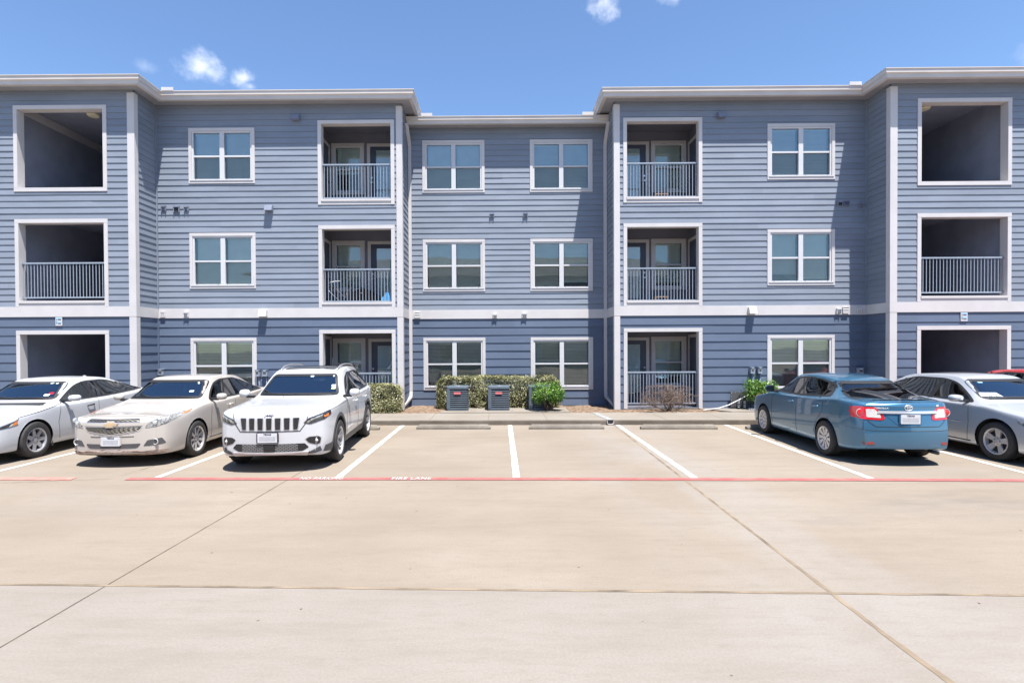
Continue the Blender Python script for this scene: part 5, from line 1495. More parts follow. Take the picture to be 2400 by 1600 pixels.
        c.line(ax, [(1.60, .40), (1.62, 1.08)], .004, M['seam']); c.line(ax, [(2.14, .40), (2.28, .62), (2.62, .86), (2.66, 1.10)], .004, M['seam'])
        for y in (1.38, 2.38):
            hh, nn, d = c.hit(ax, y, .95); MB().tube([hh + Vector((sg * .012, -.09, -.005)), hh + Vector((sg * .036, -.06, 0)), hh + Vector((sg * .036, .06, .006)), hh + Vector((sg * .012, .09, .008))], .014, 8).build('door_handle', c.paint, c.t, smooth=True)
        c.line(ax, [(-.5, .97), (.1, .995), (.7, 1.02)], .0035, M['seam'], 'bonnet_gap')
    c.panel('lower_grille', 'front', rounded([(-.60, .405), (-.54, .47), (.54, .47), (.60, .405), (.50, .345), (-.50, .345)], .015), M['blackp'], .004, res=.05)
    for sg in (1, -1):
        hx = MB()
        for k in range(9):
            for j in range(14):
                x = -.42 + .84 * (j + .5 * (k % 2)) / 13.5
                if x * sg < .09: continue
                z = .358 + .0125 * k; h, nn, d = c.hit('front', x, z); hx.box(x - .018, x + .018, h.y - .012, h.y - .004, z - .002, z + .002)
        hx.build('lower_grille_mesh', M['alloy'], c.t)
    c.panel('sensor_pad', 'front', rounded([(-.085, .35), (.085, .35), (.085, .46), (-.085, .46)], .02), M['blackp'], .02, res=.05)
    c.panel('bumper_valance', 'front', [(-.76, .41), (-.62, .335), (-.50, .335), (.50, .335), (.62, .335), (.76, .41), (.78, .33), (.68, .30), (-.68, .30), (-.78, .33)], M['greyp'], .006, res=.03)
    c.panel('skid_plate', 'front', rounded([(-.60, .338), (.60, .338), (.57, .292), (-.57, .292)], .012), M['alloy'], .03, res=.04)
    plate(c, 'front', -.02, .575, frame=M['ink'], off=.02)
    mirror(c, .66, 1.155, (.20, .15, .15), c.paint, .05, .875)
    wipers(c, 0, [[(.66, 1.125), (.30, 1.132), (-.10, 1.137)], [(-.05, 1.127), (-.35, 1.137), (-.66, 1.147)]])
    for x, z, w, h, m in ((.14, 1.455, .06, .02, 'sticker_w'), (.55, 1.455, .03, .02, 'sticker_w'), (.60, 1.285, .07, .028, 'sticker_w'), (.61, 1.24, .07, .032, 'sticker_y')):
        c.panel('windscreen_sticker', 'front', [(x - w / 2, z - h / 2), (x + w / 2, z - h / 2), (x + w / 2, z + h / 2), (x - w / 2, z + h / 2)], M[m], .004, thick=.001)
    for sx in (-.22, .22):
        h, nn, d = c.hit('top', sx, .42); MB().lathe([(h.z, .012), (h.z + .008, .01), (h.z + .01, 0)], 8, 'z', (sx, .42, 0)).build('washer_jet', M['blackp'], c.t)
    add_wheels(c, .365, .235, .245, dict(n=5, pair=.36, w0=.045, w1=.038, hub=.07, dish=.03, back=.09), M['alloy'], 1.60, 2.71)
    return c

def sedan_spec(L_, W_, H_, fo, wb, R, arch, hood, belt, deck, cowl, rooff, roofb, deckf, nose=.66, **k):
    """common three-box outline; cowl..deckf are distances from the nose"""
    w = W_
    d = dict(L=L_, W=w, fo=fo, wb=wb, R=R, arch=arch, bulge=(.125, .10),
        stations=[.05, .08, .13, .22, .38, .62, .9, cowl - .16, cowl, cowl + (rooff - cowl) * .33, cowl + (rooff - cowl) * .68, rooff, rooff + .22, (rooff + roofb) / 2, roofb - .25, roofb, roofb + (deckf - roofb) * .33, roofb + (deckf - roofb) * .68, deckf, deckf + .14, L_ - .36, L_ - .25, L_ - .18, L_ - .15],
        w=[(.05, w * .66), (.08, w * .745), (.13, w * .83), (.22, w * .91), (.45, w * .975), (.9, w), (L_ - 1.1, w), (L_ - .5, w * .97), (L_ - .36, w * .93), (L_ - .25, w * .865), (L_ - .18, w * .785), (L_ - .15, w * .70)],
        low=[(0, .30), (.05, .235), (.15, .20), (.6, .19), (L_ - .9, .20), (L_ - .36, .235), (L_ - .2, .27), (L_ - .15, .30)],
        hip=[(0, nose - .05), (.05, nose), (.15, nose + .05), (.4, hood - .10), (.9, hood - .02), (cowl, belt - .02), (roofb, belt + .05), (deckf, deck - .03), (L_ - .36, deck - .05), (L_ - .22, deck - .07), (L_ - .15, deck - .10)],
        top=[(0, nose), (.05, nose + .06), (.15, nose + .11), (.4, hood - .035), (.9, hood + .035), (cowl - .12, hood + .085), (cowl, hood + .115), (rooff, H_ - .045), (rooff + .28, H_ - .005), ((rooff + roofb) / 2, H_), (roofb, H_ - .055), (deckf, deck + .03), (deckf + .14, deck + .012), (L_ - .3, deck + .005), (L_ - .2, deck - .005), (L_ - .15, deck - .03)],
        bumper=.06, rail=[(0, w * .6), (cowl, w * .76), (rooff, w * .655), ((rooff + roofb) / 2, w * .65), (roofb, w * .62), (deckf, w * .70), (L_, w * .6)])
    d.update(k)
    return d

# ---------------------------------------------------------------- the cream sedan with the twin-bar grille
def car_cream():
    sp = sedan_spec(4.86, .895, 1.465, .98, 2.74, .333, .38, .91, .965, 1.07, 1.33, 2.00, 3.38, 4.16, nose=.77)
    c = Car('parked_car', (-6.56, 10.06, 0), math.radians(1.2), 'cream white sedan with gold emblem and scraped front lip, nose towards the viewer', 'parked cars', M['paint_cream'], sp)
    side = rounded([(.62, 1.00, .02), (1.10, 1.295, .1), (1.4, 1.36, .12), (2.05, 1.36, .1), (2.62, 1.245, .1), (2.98, 1.055, .03), (1.9, 1.01, .05)], .04)
    wind = rounded([(-.70, 1.035), (-.575, 1.375), (.575, 1.375), (.70, 1.035)], .06)
    rear = rounded([(-.62, 1.11), (-.50, 1.36), (.50, 1.36), (.62, 1.11)], .06)
    holes = glass_set(c, side, [((1.52, 1.0), (1.46, 1.38), .04), ((2.36, 1.02), (2.44, 1.30), .018)], wind, rear, M['tint'], M['tint'])
    c.finish(holes); interior(c, .62, 2.75, 1.01, .68, M['seatc'])
    # grille: two mesh slots split by a body bar carrying the emblem
    c.panel('upper_grille_frame', 'front', rounded([(-.47, .765), (-.42, .83), (.42, .83), (.47, .765)], .02), M['chrome'], .003, res=.04)
    a = c.panel('upper_grille', 'front', rounded([(-.445, .775), (-.41, .82), (.41, .82), (.445, .775)], .014), M['blackp'], .006, res=.04)
    c.panel('lower_grille_frame', 'front', rounded([(-.50, .705), (.50, .705), (.44, .615), (.0, .555), (-.44, .615)], .03), M['chrome'], .003, res=.04)
    b = c.panel('lower_grille', 'front', rounded([(-.475, .692), (.475, .692), (.415, .627), (0, .572), (-.415, .627)], .025), M['blackp'], .006, res=.04)
    for par, rows in ((a, [(.787, .43), (.798, .42), (.809, .41)]), (b, [(.592, .2), (.608, .3), (.624, .38), (.641, .42), (.658, .44), (.675, .455)])):
        g = MB()
        for q, (z, hw) in enumerate(rows):
            pts = []; n = int(hw * 2 / .035)
            for i in range(n + 1):
                x = -hw + 2 * hw * i / n; h, nn, d = c.hit('front', x, z); pts.append((h.x, h.y - .010, z + (.004 if (i + q) % 2 else -.004)))
            g.tube(pts, .0022, 4)
        g.build('grille_mesh', M['gold_dull'], par)
    c.panel('centre_bar', 'front', rounded([(-.485, .712), (.485, .712), (.47, .758), (-.47, .758)], .012), c.paint, .010, res=.04)
    bow = [(-.125, -.018), (-.10, .022), (-.048, .022), (-.048, .045), (.062, .045), (.062, .022), (.125, .022), (.10, -.018), (.048, -.018), (.048, -.041), (-.062, -.041), (-.062, -.018)]
    e = c.panel('emblem', 'front', [(x, .735 + z) for x, z in grow(bow, .007)], M['chrome'], .020, res=.03)
    c.panel('emblem_face', 'front', [(x, .735 + z) for x, z in bow], M['gold'], .024, parent=e, res=.03, thick=.005)
    for sg in (1, -1):
        S = (lambda P: P) if sg > 0 else mir
        P = S([(.515, .67), (.55, .74), (.64, .805), (.75, .865), (.84, .905), (.86, .87), (.84, .785), (.785, .73), (.67, .685)])
        hl = c.panel('headlight', 'front', rounded(P, .015), M['lamphouse'], .005, res=.022)
        c.panel('side_marker', 'front', S([(.815, .862), (.845, .885), (.852, .86), (.832, .835)]), M['amber'], .009, parent=hl, thick=.003)
        for x, z, r in ((.65, .745, .035), (.745, .79, .042)):
            h, nn, d = c.hit('front', sg * x, z); MB().lathe([(h.y - .012, 0), (h.y - .012, r * .8), (h.y - .004, r)], 16, 'y', (h.x, 0, z)).build('lamp_bulb', M['chrome'], hl, smooth=True)
        P = S([(.49, .365), (.55, .46), (.74, .49), (.785, .40), (.75, .385), (.58, .365)])
        fr_ = c.panel('fog_lamp_recess', 'front', rounded(P, .015), M['greyp'], .004, res=.04)
        h, nn, d = c.hit('front', sg * .66, .43); MB().lathe([(h.y - .006, .038), (h.y - .016, .044), (h.y - .012, .052), (h.y, .052)], 20, 'y', (h.x, 0, .43)).build('fog_lamp_ring', M['chrome'], fr_, smooth=True)
        MB().lathe([(h.y - .008, 0), (h.y - .006, .04)], 16, 'y', (h.x, 0, .43)).build('fog_lamp', M['lampdark'], fr_)
        ax = 'left' if sg > 0 else 'right'
        c.line(ax, [(.52, .30), (.50, .60), (.56, .92), (.64, .985)], .004, M['seam']); c.line(ax, [(1.54, .28), (1.54, .985)], .004, M['seam']); c.line(ax, [(2.20, .36), (2.34, .60), (2.62, .80), (2.66, 1.0)], .004, M['seam'])
        c.line(ax, [(.46, .285), (2.28, .285)], .010, M['seam'], 'sill_gap')
        for y in (1.32, 2.38):
            hh, nn, d = c.hit(ax, y, .85); MB().tube([hh + Vector((sg * .008, -.1, -.012)), hh + Vector((sg * .034, -.07, 0)), hh + Vector((sg * .034, .06, .006)), hh + Vector((sg * .008, .09, .01))], .013, 8).build('door_handle', M['chrome'], c.t, smooth=True)
    c.line('front', [(-.62, .835), (-.45, .86), (.45, .86), (.62, .835)], .005, M['seam'], 'bonnet_gap')
    c.panel('intake', 'front', rounded([(-.46, .41), (.46, .41), (.40, .335), (-.40, .335)], .03), M['greyp'], .004, res=.05)
    c.line('front', [(-.36, .535), (.36, .535)], .006, M['greyp'], 'plate_recess_edge', off=.001)
    rr_ = random.Random(4)
    lip = [(-.80, .30)] + [(-.76 + 1.52 * i / 24, .285 + rr_.uniform(-.010, .012)) for i in range(25)] + [(.80, .30), (.76, .225), (.4, .205), (-.4, .205), (-.76, .225)]
    c.panel('scraped_lip', 'front', lip, M['lip'], .012, res=.04)
    plate(c, 'front', -.0, .455, off=.012)
    mirror(c, .66, 1.05, (.20, .13, .13), c.paint, .06, .855)
    wipers(c, 0, [[(.60, 1.045), (.25, 1.06), (-.10, 1.06)], [(-.05, 1.05), (-.35, 1.065), (-.62, 1.06)]])
    for x, z, w, h, m in ((.47, 1.325, .03, .015, 'sticker_w'), (.49, 1.305, .03, .012, 'sticker_w'), (.45, 1.165, .08, .025, 'sticker_w')):
        c.panel('windscreen_sticker', 'front', [(x - w / 2, z - h / 2), (x + w / 2, z - h / 2), (x + w / 2, z + h / 2), (x - w / 2, z + h / 2)], M[m], .004, thick=.001)
    o = MB().tube([(0, 1.22, 1.33), (.0, 1.2, 1.27)], .002, 4).build('hanging_cord', M['vinyl'], c.t)
    MB().lathe([(1.09, 0), (1.10, .03), (1.17, .035), (1.24, .015), (1.26, 0)], 10, 'z', (0, 1.19, 0)).build('hanging_ornament', M['sticker_b'], c.t, smooth=True)
    h, nn, d = c.hit('top', .0, 2.55); MB().lathe([(h.z - .01, .05), (h.z + .03, .03), (h.z + .035, 0)], 10, 'z', (0, 2.55, 0)).build('roof_aerial', c.paint, c.t, smooth=True)
    add_wheels(c, .333, .225, .228, dict(n=9, w0=.05, w1=.048, hub=.065, dish=.012, outer=.02, back=.06), M['alloy'], 1.585, 2.74)
    return c

# ---------------------------------------------------------------- the white sedan at the left edge
def car_white():
    sp = sedan_spec(4.90, .895, 1.435, .95, 2.825, .335, .385, .855, .935, 1.06, 1.42, 2.18, 3.34, 4.36, nose=.64)
    c = Car('parked_car', (-9.50, 9.95, 0), math.radians(1.0), 'white sedan with grey wheel covers and amber lamp corner, cut off by the left edge', 'parked cars', M['paint_white2'], sp)
    side = rounded([(.70, .98, .02), (1.28, 1.265, .1), (1.56, 1.325, .12), (2.1, 1.33, .1), (2.72, 1.25, .1), (3.20, 1.07, .03), (2.9, 1.05, .03), (1.9, 1.0, .05)], .04)
    wind = rounded([(-.69, 1.02), (-.56, 1.345), (.56, 1.345), (.69, 1.02)], .06)
    rear = rounded([(-.62, 1.11), (-.50, 1.35), (.50, 1.35), (.62, 1.11)], .06)
    holes = glass_set(c, side, [((1.60, .99), (1.52, 1.37), .06), ((2.52, 1.01), (2.44, 1.32), .015)], wind, rear, M['halft'], M['tint'])
    c.finish(holes); interior(c, .62, 2.8, .99, .68, M['seatl'])
    for sg in (1, -1):
        S = (lambda P: P) if sg > 0 else mir
        ax = 'left' if sg > 0 else 'right'
        P = [(-.70, .66), (-.42, .735), (-.33, .775), (-.40, .70), (-.365, .668), (-.52, .64), (-.72, .615)]
        hl = c.panel('headlight', ax, P, M['lampdark'], .005, res=.035)
        c.panel('side_marker', ax, [(-.47, .655), (-.44, .705), (-.36, .75), (-.405, .70), (-.385, .672)], M['amber'], .008, parent=hl, thick=.003)
        c.panel('lamp_strip', ax, [(-.54, .645), (-.48, .655), (-.45, .70), (-.49, .69)], M['whitelens'], .008, parent=hl, thick=.003)
        c.panel('front_lamp', 'front', S([(.45, .64), (.50, .70), (.78, .755), (.82, .69), (.60, .635)]), M['lampdark'], .005, res=.04)
        c.panel('fog_vent', 'front', S([(.60, .30), (.64, .46), (.78, .48), (.80, .34)]), M['blackp'], .005, res=.05)
        c.line(ax, [(.56, .28), (.52, .60), (.60, .90), (.70, .97)], .004, M['seam']); c.line(ax, [(1.62, .26), (1.62, .97)], .004, M['seam'])
        c.line(ax, [(-.34, .785), (.1, .845), (.66, .945)], .006, M['seam'], 'bonnet_gap')
        c.line(ax, [(.66, .962), (1.9, .985), (2.9, 1.03)], .006, M['greyp'], 'waist_trim')
        for y in (1.38, 2.45):
            hh, nn, d = c.hit(ax, y, .84); MB().tube([hh + Vector((sg * .008, -.1, -.012)), hh + Vector((sg * .034, -.07, 0)), hh + Vector((sg * .034, .06, .006)), hh + Vector((sg * .008, .09, .01))], .015, 8).build('door_handle', M['blackp'], c.t, smooth=True)
        q = MB(); q.box(sg * .74, sg * .87, .395, .405, .16, .36); q.build('mud_flap', M['greyp'], c.t)
    c.panel('grille', 'front', rounded([(-.40, .66), (.40, .66), (.30, .40), (-.30, .40)], .03), M['blackp'], .012, res=.03)
    mirror(c, .74, 1.035, (.23, .125, .14), c.paint, .06, .855)
    wipers(c, 0, [[(.58, 1.03), (.25, 1.045), (-.10, 1.045)], [(-.05, 1.035), (-.35, 1.05), (-.6, 1.045)]])
    for x, z, w, h, m in ((.34, 1.315, .05, .02, 'sticker_w'), (.44, 1.31, .04, .015, 'sticker_w'), (.48, 1.10, .09, .03, 'sticker_w'), (.53, 1.13, .07, .03, 'redlens')):
        c.panel('windscreen_sticker', 'front', [(x - w / 2, z - h / 2), (x + w / 2, z - h / 2), (x + w / 2, z + h / 2), (x - w / 2, z + h / 2)], M[m], .004, thick=.001)
    h, nn, d = c.hit('top', .0, 2.4); MB().lathe([(h.z - .01, .05), (h.z + .03, .03), (h.z + .035, 0)], 10, 'z', (0, 2.4, 0)).build('roof_aerial', c.paint, c.t, smooth=True)
    add_wheels(c, .335, .22, .218, dict(n=7, w0=.085, w1=.062, hub=.09, dish=.005, outer=.012, back=.05), M['hubcap'], 1.60, 2.825)
    return c

# ---------------------------------------------------------------- the blue sedan, tail towards us
def car_blue():
    sp = sedan_spec(4.54, .84, 1.46, .93, 2.60, .318, .368, .92, .98, 1.09, 1.22, 1.95, 3.22, 3.88, nose=.70)
    c = Car('parked_car', (6.93, 12.48, 0), math.radians(176.7), 'metallic blue sedan parked nose in, tail lights and chrome boot bar towards the viewer', 'parked cars', M['paint_blue'], sp)
    side = rounded([(.50, 1.02, .02), (1.00, 1.315, .1), (1.3, 1.37, .12), (1.85, 1.375, .1), (2.40, 1.29, .1), (2.62, 1.085, .03), (1.6, 1.025, .05)], .04)
    wind = rounded([(-.66, 1.055), (-.53, 1.37), (.53, 1.37), (.66, 1.055)], .06)
    rear = rounded([(-.635, 1.055), (-.515, 1.35), (.515, 1.35), (.635, 1.055)], .07)
    holes = glass_set(c, side, [((1.46, 1.01), (1.54, 1.40), .05), ((2.34, 1.03), (2.32, 1.34), .014)], wind, rear, M['halft'], M['tint_rear'])
    c.finish(holes); interior(c, .50, 2.45, 1.03, .64, M['seatl'])
    for x in (-.36, .36): MB().prism([(2.36, 1.05), (2.44, 1.05), (2.50, 1.19), (2.42, 1.20)], x - .13, x + .13, 'x').build('headrest', M['seatl'], c.t, bevel=.02)
    B = 3.61   # tail
    for sg in (1, -1):
        S = (lambda P: P) if sg > 0 else mir
        ax = 'left' if sg > 0 else 'right'
        # tail lamp wraps from the boot lid round the corner
        P = S([(.40, .885), (.50, .975), (.70, .985), (.765, .975), (.765, .80), (.64, .775), (.42, .765), (.365, .785)])
        tl = c.panel('tail_light', 'rear', rounded(P, .02), M['redlens'], .008, res=.035)
        c.panel('tail_light_side', ax, rounded([(3.33, .955), (3.24, .90), (3.30, .835), (3.40, .80), (3.46, .80), (3.46, .975)], .015), M['redlens'], .007, res=.035)
        c.panel('reversing_lens', 'rear', rounded(S([(.43, .86), (.50, .945), (.62, .945), (.62, .81), (.42, .80)]), .012), M['whitelens'], .012, parent=tl, res=.035, thick=.004)
        h, nn, d = c.hit('rear', sg * .685, .88); MB().lathe([(h.y + .004, .058), (h.y + .014, .052), (h.y + .018, .040), (h.y + .018, 0)], 20, 'y', (h.x, 0, .88)).build('brake_lens', M['redlens'], tl, smooth=True, sharp=.5)
        MB().lathe([(h.y + .002, .064), (h.y + .013, .066), (h.y + .014, .060), (h.y + .004, .057)], 22, 'y', (h.x, 0, .88)).build('lens_ring', M['whitelens'], tl, smooth=True)
        c.panel('reflector', 'rear', rounded(S([(.52, .365), (.66, .36), (.68, .395), (.55, .41)]), .012), M['redlens_d'], .006, res=.04)
        c.line(ax, [(.44, .28), (.40, .60), (.44, .93), (.52, 1.0)], .004, M['seam']); c.line(ax, [(1.52, .26), (1.52, 1.0)], .004, M['seam']); c.line(ax, [(2.18, .36), (2.30, .60), (2.50, .80), (2.53, 1.02)], .004, M['seam'])
        c.line(ax, [(.42, .245), (2.2, .245)], .012, c.paint, 'sill_trim')
        c.panel('front_marker', ax, rounded([(-.66, .80), (-.50, .84), (-.44, .90), (-.56, .88)], .01), M['amber'], .006, res=.04)
        c.panel('headlight', 'front', S([(.45, .70), (.52, .80), (.78, .86), (.80, .76)]), M['lamphouse'], .005, res=.05)
        for y in (1.34, 2.30):
            hh, nn, d = c.hit(ax, y, .87); MB().tube([hh + Vector((sg * .008, -.1, -.012)), hh + Vector((sg * .034, -.07, 0)), hh + Vector((sg * .034, .06, .006)), hh + Vector((sg * .008, .09, .01))], .014, 8).build('door_handle', c.paint, c.t, smooth=True)
    c.panel('boot_bar', 'rear', rounded([(-.47, .875), (-.45, .918), (.45, .918), (.47, .875)], .012), M['chrome'], .022, res=.04)
    c.panel('plate_recess', 'rear', rounded([(-.37, .865), (.37, .865), (.20, .70), (-.20, .70)], .02), M['paint_blue_d'], .004, res=.05)
    c.line('rear', [(-.60, 1.07), (-.62, .92), (-.60, .74), (-.50, .665), (.50, .665), (.60, .74), (.62, .92), (.60, 1.07)], .006, M['seam'], 'boot_gap')
    plate(c, 'rear', 0, .79, off=.02)
    # three-oval emblem and lettering
    e = MB(); z0 = .972
    for rx, rz, dx, dz in ((.062, .042, 0, 0), (.019, .038, 0, -.003), (.050, .016, 0, .020)):
        pts = []
        for i in range(29):
            a = 2 * PI * i / 28; h, nn, d = c.hit('rear', dx + rx * math.cos(a), z0 + dz + rz * math.sin(a)); pts.append(h + nn * .006)
        e.tube(pts, .0062, 5, False)
    e.build('emblem', M['chrome'], c.t, smooth=True)
    c.text('COROLLA', 'rear', .415, .962, .036, M['vinyl'], 'boot_lettering', off=.006, mirror=True, shear=.25, sx=1.35, bold=.0015)
    c.text('LE', 'rear', -.50, 1.0, .034, M['vinyl'], 'boot_lettering', off=.006, mirror=True, shear=.2, sx=1.3, bold=.0015)
    c.line('rear', [(-.80, .62), (-.55, .595), (.55, .595), (.80, .62)], .004, M['seam'], 'bumper_gap')
    mirror(c, .56, 1.065, (.20, .145, .13), c.paint, .05, .80)
    MB().prism([(2.62, 1.10), (2.75, 1.10), (2.78, 1.13), (2.66, 1.13)], -.16, .16, 'x').build('high_brake_light', M['redlens_d'], c.t)
    MB().tube([(-.5, 3.3, .22), (-.5, 3.5, .22)], .03, 10).build('exhaust_pipe', M['greyp'], c.t, smooth=True)
    add_wheels(c, .318, .205, .208, dict(n=10, w0=.030, w1=.072, hub=.05, dish=.004, outer=.01, back=.045), M['hubcap2'], 1.52, 2.60)
    return c

# ---------------------------------------------------------------- the silver sedan at the right
def car_silver():
    sp = sedan_spec(5.09, .90, 1.45, 1.02, 2.81, .335, .395, .885, .94, 1.03, 1.32, 2.06, 3.40, 4.20, nose=.68)
    c = Car('parked_car', (9.47, 9.43, 0), math.radians(1.5), 'silver sedan with a paper number plate in the windscreen, cut off by the right edge', 'parked cars', M['paint_silver'], sp)
    side = rounded([(.52, .965, .02), (1.06, 1.285, .12), (1.34, 1.345, .14), (2.1, 1.345, .14), (2.62, 1.22, .12), (2.92, 1.035, .03), (1.7, .995, .05)], .05)
    wind = rounded([(-.69, 1.02), (-.565, 1.355), (.565, 1.355), (.69, 1.02)], .07)
    rear = rounded([(-.62, 1.08), (-.50, 1.34), (.50, 1.34), (.62, 1.08)], .06)
    holes = glass_set(c, side, [((1.44, .97), (1.38, 1.41), .06), ((2.46, 1.0), (2.40, 1.36), .015)], wind, rear, M['tint'], M['tint'])
    c.finish(holes); interior(c, .56, 2.75, .98, .68, M['seatl'])
    for sg in (1, -1):
        S = (lambda P: P) if sg > 0 else mir
        ax = 'left' if sg > 0 else 'right'
        hl = c.panel('headlight', ax, rounded([(-.76, .66), (-.45, .72), (-.36, .76), (-.40, .69), (-.60, .615), (-.78, .58)], .01), M['lamphouse'], .005, res=.04)
        c.panel('front_lamp', 'front', S([(.48, .60), (.52, .72), (.80, .76), (.82, .64)]), M['lamphouse'], .005, res=.04)
        c.line(ax, [(.56, .28), (.52, .60), (.54, .90), (.58, .95)], .004, M['seam']); c.line(ax, [(1.46, .26), (1.46, .97)], .004, M['seam']); c.line(ax, [(2.28, .36), (2.38, .60), (2.56, .80), (2.58, 1.0)], .004, M['seam'])
        c.line(ax, [(.66, .585), (2.2, .60)], .011, c.paint, 'side_moulding')
        c.line(ax, [(.50, .265), (2.3, .265)], .012, M['seam'], 'sill_gap')
        for y in (1.24, 2.36):
            hh, nn, d = c.hit(ax, y, .86); MB().tube([hh + Vector((sg * .008, -.1, -.012)), hh + Vector((sg * .034, -.07, 0)), hh + Vector((sg * .034, .06, .006)), hh + Vector((sg * .008, .09, .01))], .014, 8).build('door_handle', c.paint, c.t, smooth=True)
    c.panel('grille', 'front', rounded([(-.45, .66), (.45, .66), (.40, .50), (-.40, .50)], .03), M['blackp'], .005, res=.05)
    mirror(c, .62, 1.02, (.24, .13, .15), c.paint, .06, .855)
    wipers(c, 0, [[(-.60, 1.02), (-.25, 1.035), (.10, 1.035)], [(.05, 1.025), (.35, 1.04), (.62, 1.035)]])
    pl = c.panel('paper_plate', 'front', rounded([(-.66, 1.035), (-.31, 1.035), (-.355, 1.125), (-.615, 1.125)], .005), M['sticker_w'], .003, thick=.001)
    c.text('YDN·7907', 'front', -.485, 1.072, .056, M['plate_ink'], 'plate_number', pl, off=.006, sx=1.0, bold=.001)
    c.text('TEXAS', 'front', -.485, 1.110, .016, M['plate_ink'], 'plate_heading', pl, off=.006, sx=1.3)
    c.panel('windscreen_sticker', 'front', [(-.44, 1.29), (-.36, 1.29), (-.36, 1.305), (-.44, 1.305)], M['sticker_b'], .004, thick=.001)
    add_wheels(c, .335, .225, .222, dict(n=5, pair=.30, w0=.048, w1=.052, hub=.085, dish=.006, outer=.014, back=.05, ph=PI / 2 + .1), M['alloy'], 1.58, 2.81)
    return c

def car_red():
    sp = sedan_spec(4.54, .88, 1.47, .93, 2.60, .318, .368, .92, .98, 1.09, 1.22, 1.95, 3.22, 3.88, nose=.70)
    c = Car('parked_car', (12.28, 10.7, 0), math.radians(1.0), 'red car showing only its roof edge behind the silver sedan', 'parked cars', M['paint_red'], sp)
    side = rounded([(.50, 1.02, .02), (1.00, 1.315, .1), (1.3, 1.37, .12), (1.85, 1.375, .1), (2.40, 1.29, .1), (2.62, 1.085, .03), (1.6, 1.025, .05)], .04)
    wind = rounded([(-.66, 1.055), (-.53, 1.37), (.53, 1.37), (.66, 1.055)], .06)
    rear = rounded([(-.66, 1.135), (-.53, 1.385), (.53, 1.385), (.66, 1.135)], .07)
    c.finish(glass_set(c, side, [((1.30, 1.01), (1.36, 1.40), .05)], wind, rear, M['tint'], M['tint']))
    for sg in (1, -1):
        S = (lambda P: P) if sg > 0 else mir
        c.panel('headlight', 'front', S([(.42, .68), (.48, .77), (.70, .82), (.74, .72)]), M['lamphouse'], .006, res=.03)
        ax = 'left' if sg > 0 else 'right'
        c.line(ax, [(.44, .28), (.40, .60), (.44, .93), (.52, 1.0)], .004, M['seam']); c.line(ax, [(1.52, .26), (1.52, 1.0)], .004, M['seam'])
    c.panel('grille', 'front', rounded([(-.36, .66), (.36, .66), (.30, .55), (-.30, .55)], .03), M['blackp'], .010, res=.03)
    plate(c, 'front', 0, .46, off=.014)
    interior(c, .50, 2.45, 1.03, .64, M['seatl'])
    mirror(c, .56, 1.065, (.20, .145, .13), c.paint, .05, .80)
    add_wheels(c, .318, .205, .208, dict(n=10, w0=.030, w1=.072, hub=.05, dish=.004, outer=.01, back=.045), M['hubcap2'], 1.52, 2.60)

M['paint_white'] = sheen_paint('white_car_paint', (.53, .535, .55), rough=.4)
M['paint_white2'] = sheen_paint('white_car_paint', (.50, .51, .53), rough=.4)
M['paint_cream'] = sheen_paint('cream_pearl_paint', (.46, .42, .38), rough=.35)
M['paint_blue'] = sheen_paint('blue_metallic_paint', (.05, .158, .265), metal=.45, rough=.3)
M['paint_blue_d'] = M['paint_blue']
M['paint_silver'] = sheen_paint('silver_metallic_paint', (.53, .55, .585), metal=.4, rough=.34)
M['paint_red'] = sheen_paint('red_car_paint', (.45, .03, .035), rough=.35)
M['railgrey'] = mat('grey_rail', (.30, .29, .30), .35, .4, var=.05)
M['gold_dull'] = mat('grille_bars', (.27, .245, .21), .4, .3, var=.05)
M['lip'] = mat('scuffed_lip', (.32, .24, .20), .75, var=.25, scale=14)
M['hubcap2'] = mat('pale_wheel_cover', (.60, .58, .58), .32, .35, var=.05, scale=10)
M['redlens_d'] = mat('dull_red_lens', (.28, .04, .03), .25, var=.08, coat=.5)
M['tint_rear'] = glass_mat('rear_glass', (.26, .30, .32), .09, .008)
M['plate_ink'] = mat('plate_ink', (.05, .10, .10), .6, var=.05)
car_suv(); car_cream(); car_white(); car_blue(); car_silver(); car_red()
# ------------------------------------------------------------------ sky, sun, camera
SUN = Vector((.5, -1., 3.25)).normalized()
W = bpy.data.worlds.new('World'); SC.world = W; W.use_nodes = True
nt = W.node_tree; nt.nodes.clear()
out = nt.nodes.new('ShaderNodeOutputWorld'); bg = nt.nodes.new('ShaderNodeBackground')
sky = nt.nodes.new('ShaderNodeTexSky'); sky.sky_type = 'NISHITA'; sky.sun_disc = False
sky.sun_elevation = math.asin(SUN.z); sky.sun_rotation = math.atan2(SUN.x, SUN.y)
sky.altitude = 100; sky.air_density = 1.0; sky.dust_density = .05; sky.ozone_density = 6
tc = N(nt, 'ShaderNodeTexCoord')
col = sky.outputs[0]
def vm(op, a, b=None):
    n = N(nt, 'ShaderNodeVectorMath', operation=op)
    for i, q in enumerate((a, b)):
        if q is None: continue
        if isinstance(q, tuple): n.inputs[i].default_value = q
        else: L(nt, q, n.inputs[i])
    return n
def mr(v, a, b, c=0., d=1., smooth=True):
    r = N(nt, 'ShaderNodeMapRange'); r.interpolation_type = 'SMOOTHSTEP' if smooth else 'LINEAR'
    for i, q in enumerate((a, b, c, d)): r.inputs[i + 1].default_value = q
    L(nt, v, r.inputs[0]); return r.outputs[0]
def mul(a, b):
    n = N(nt, 'ShaderNodeMath', operation='MULTIPLY')
    for i, q in enumerate((a, b)):
        if isinstance(q, float): n.inputs[i].default_value = q
        else: L(nt, q, n.inputs[i])
    return n.outputs[0]
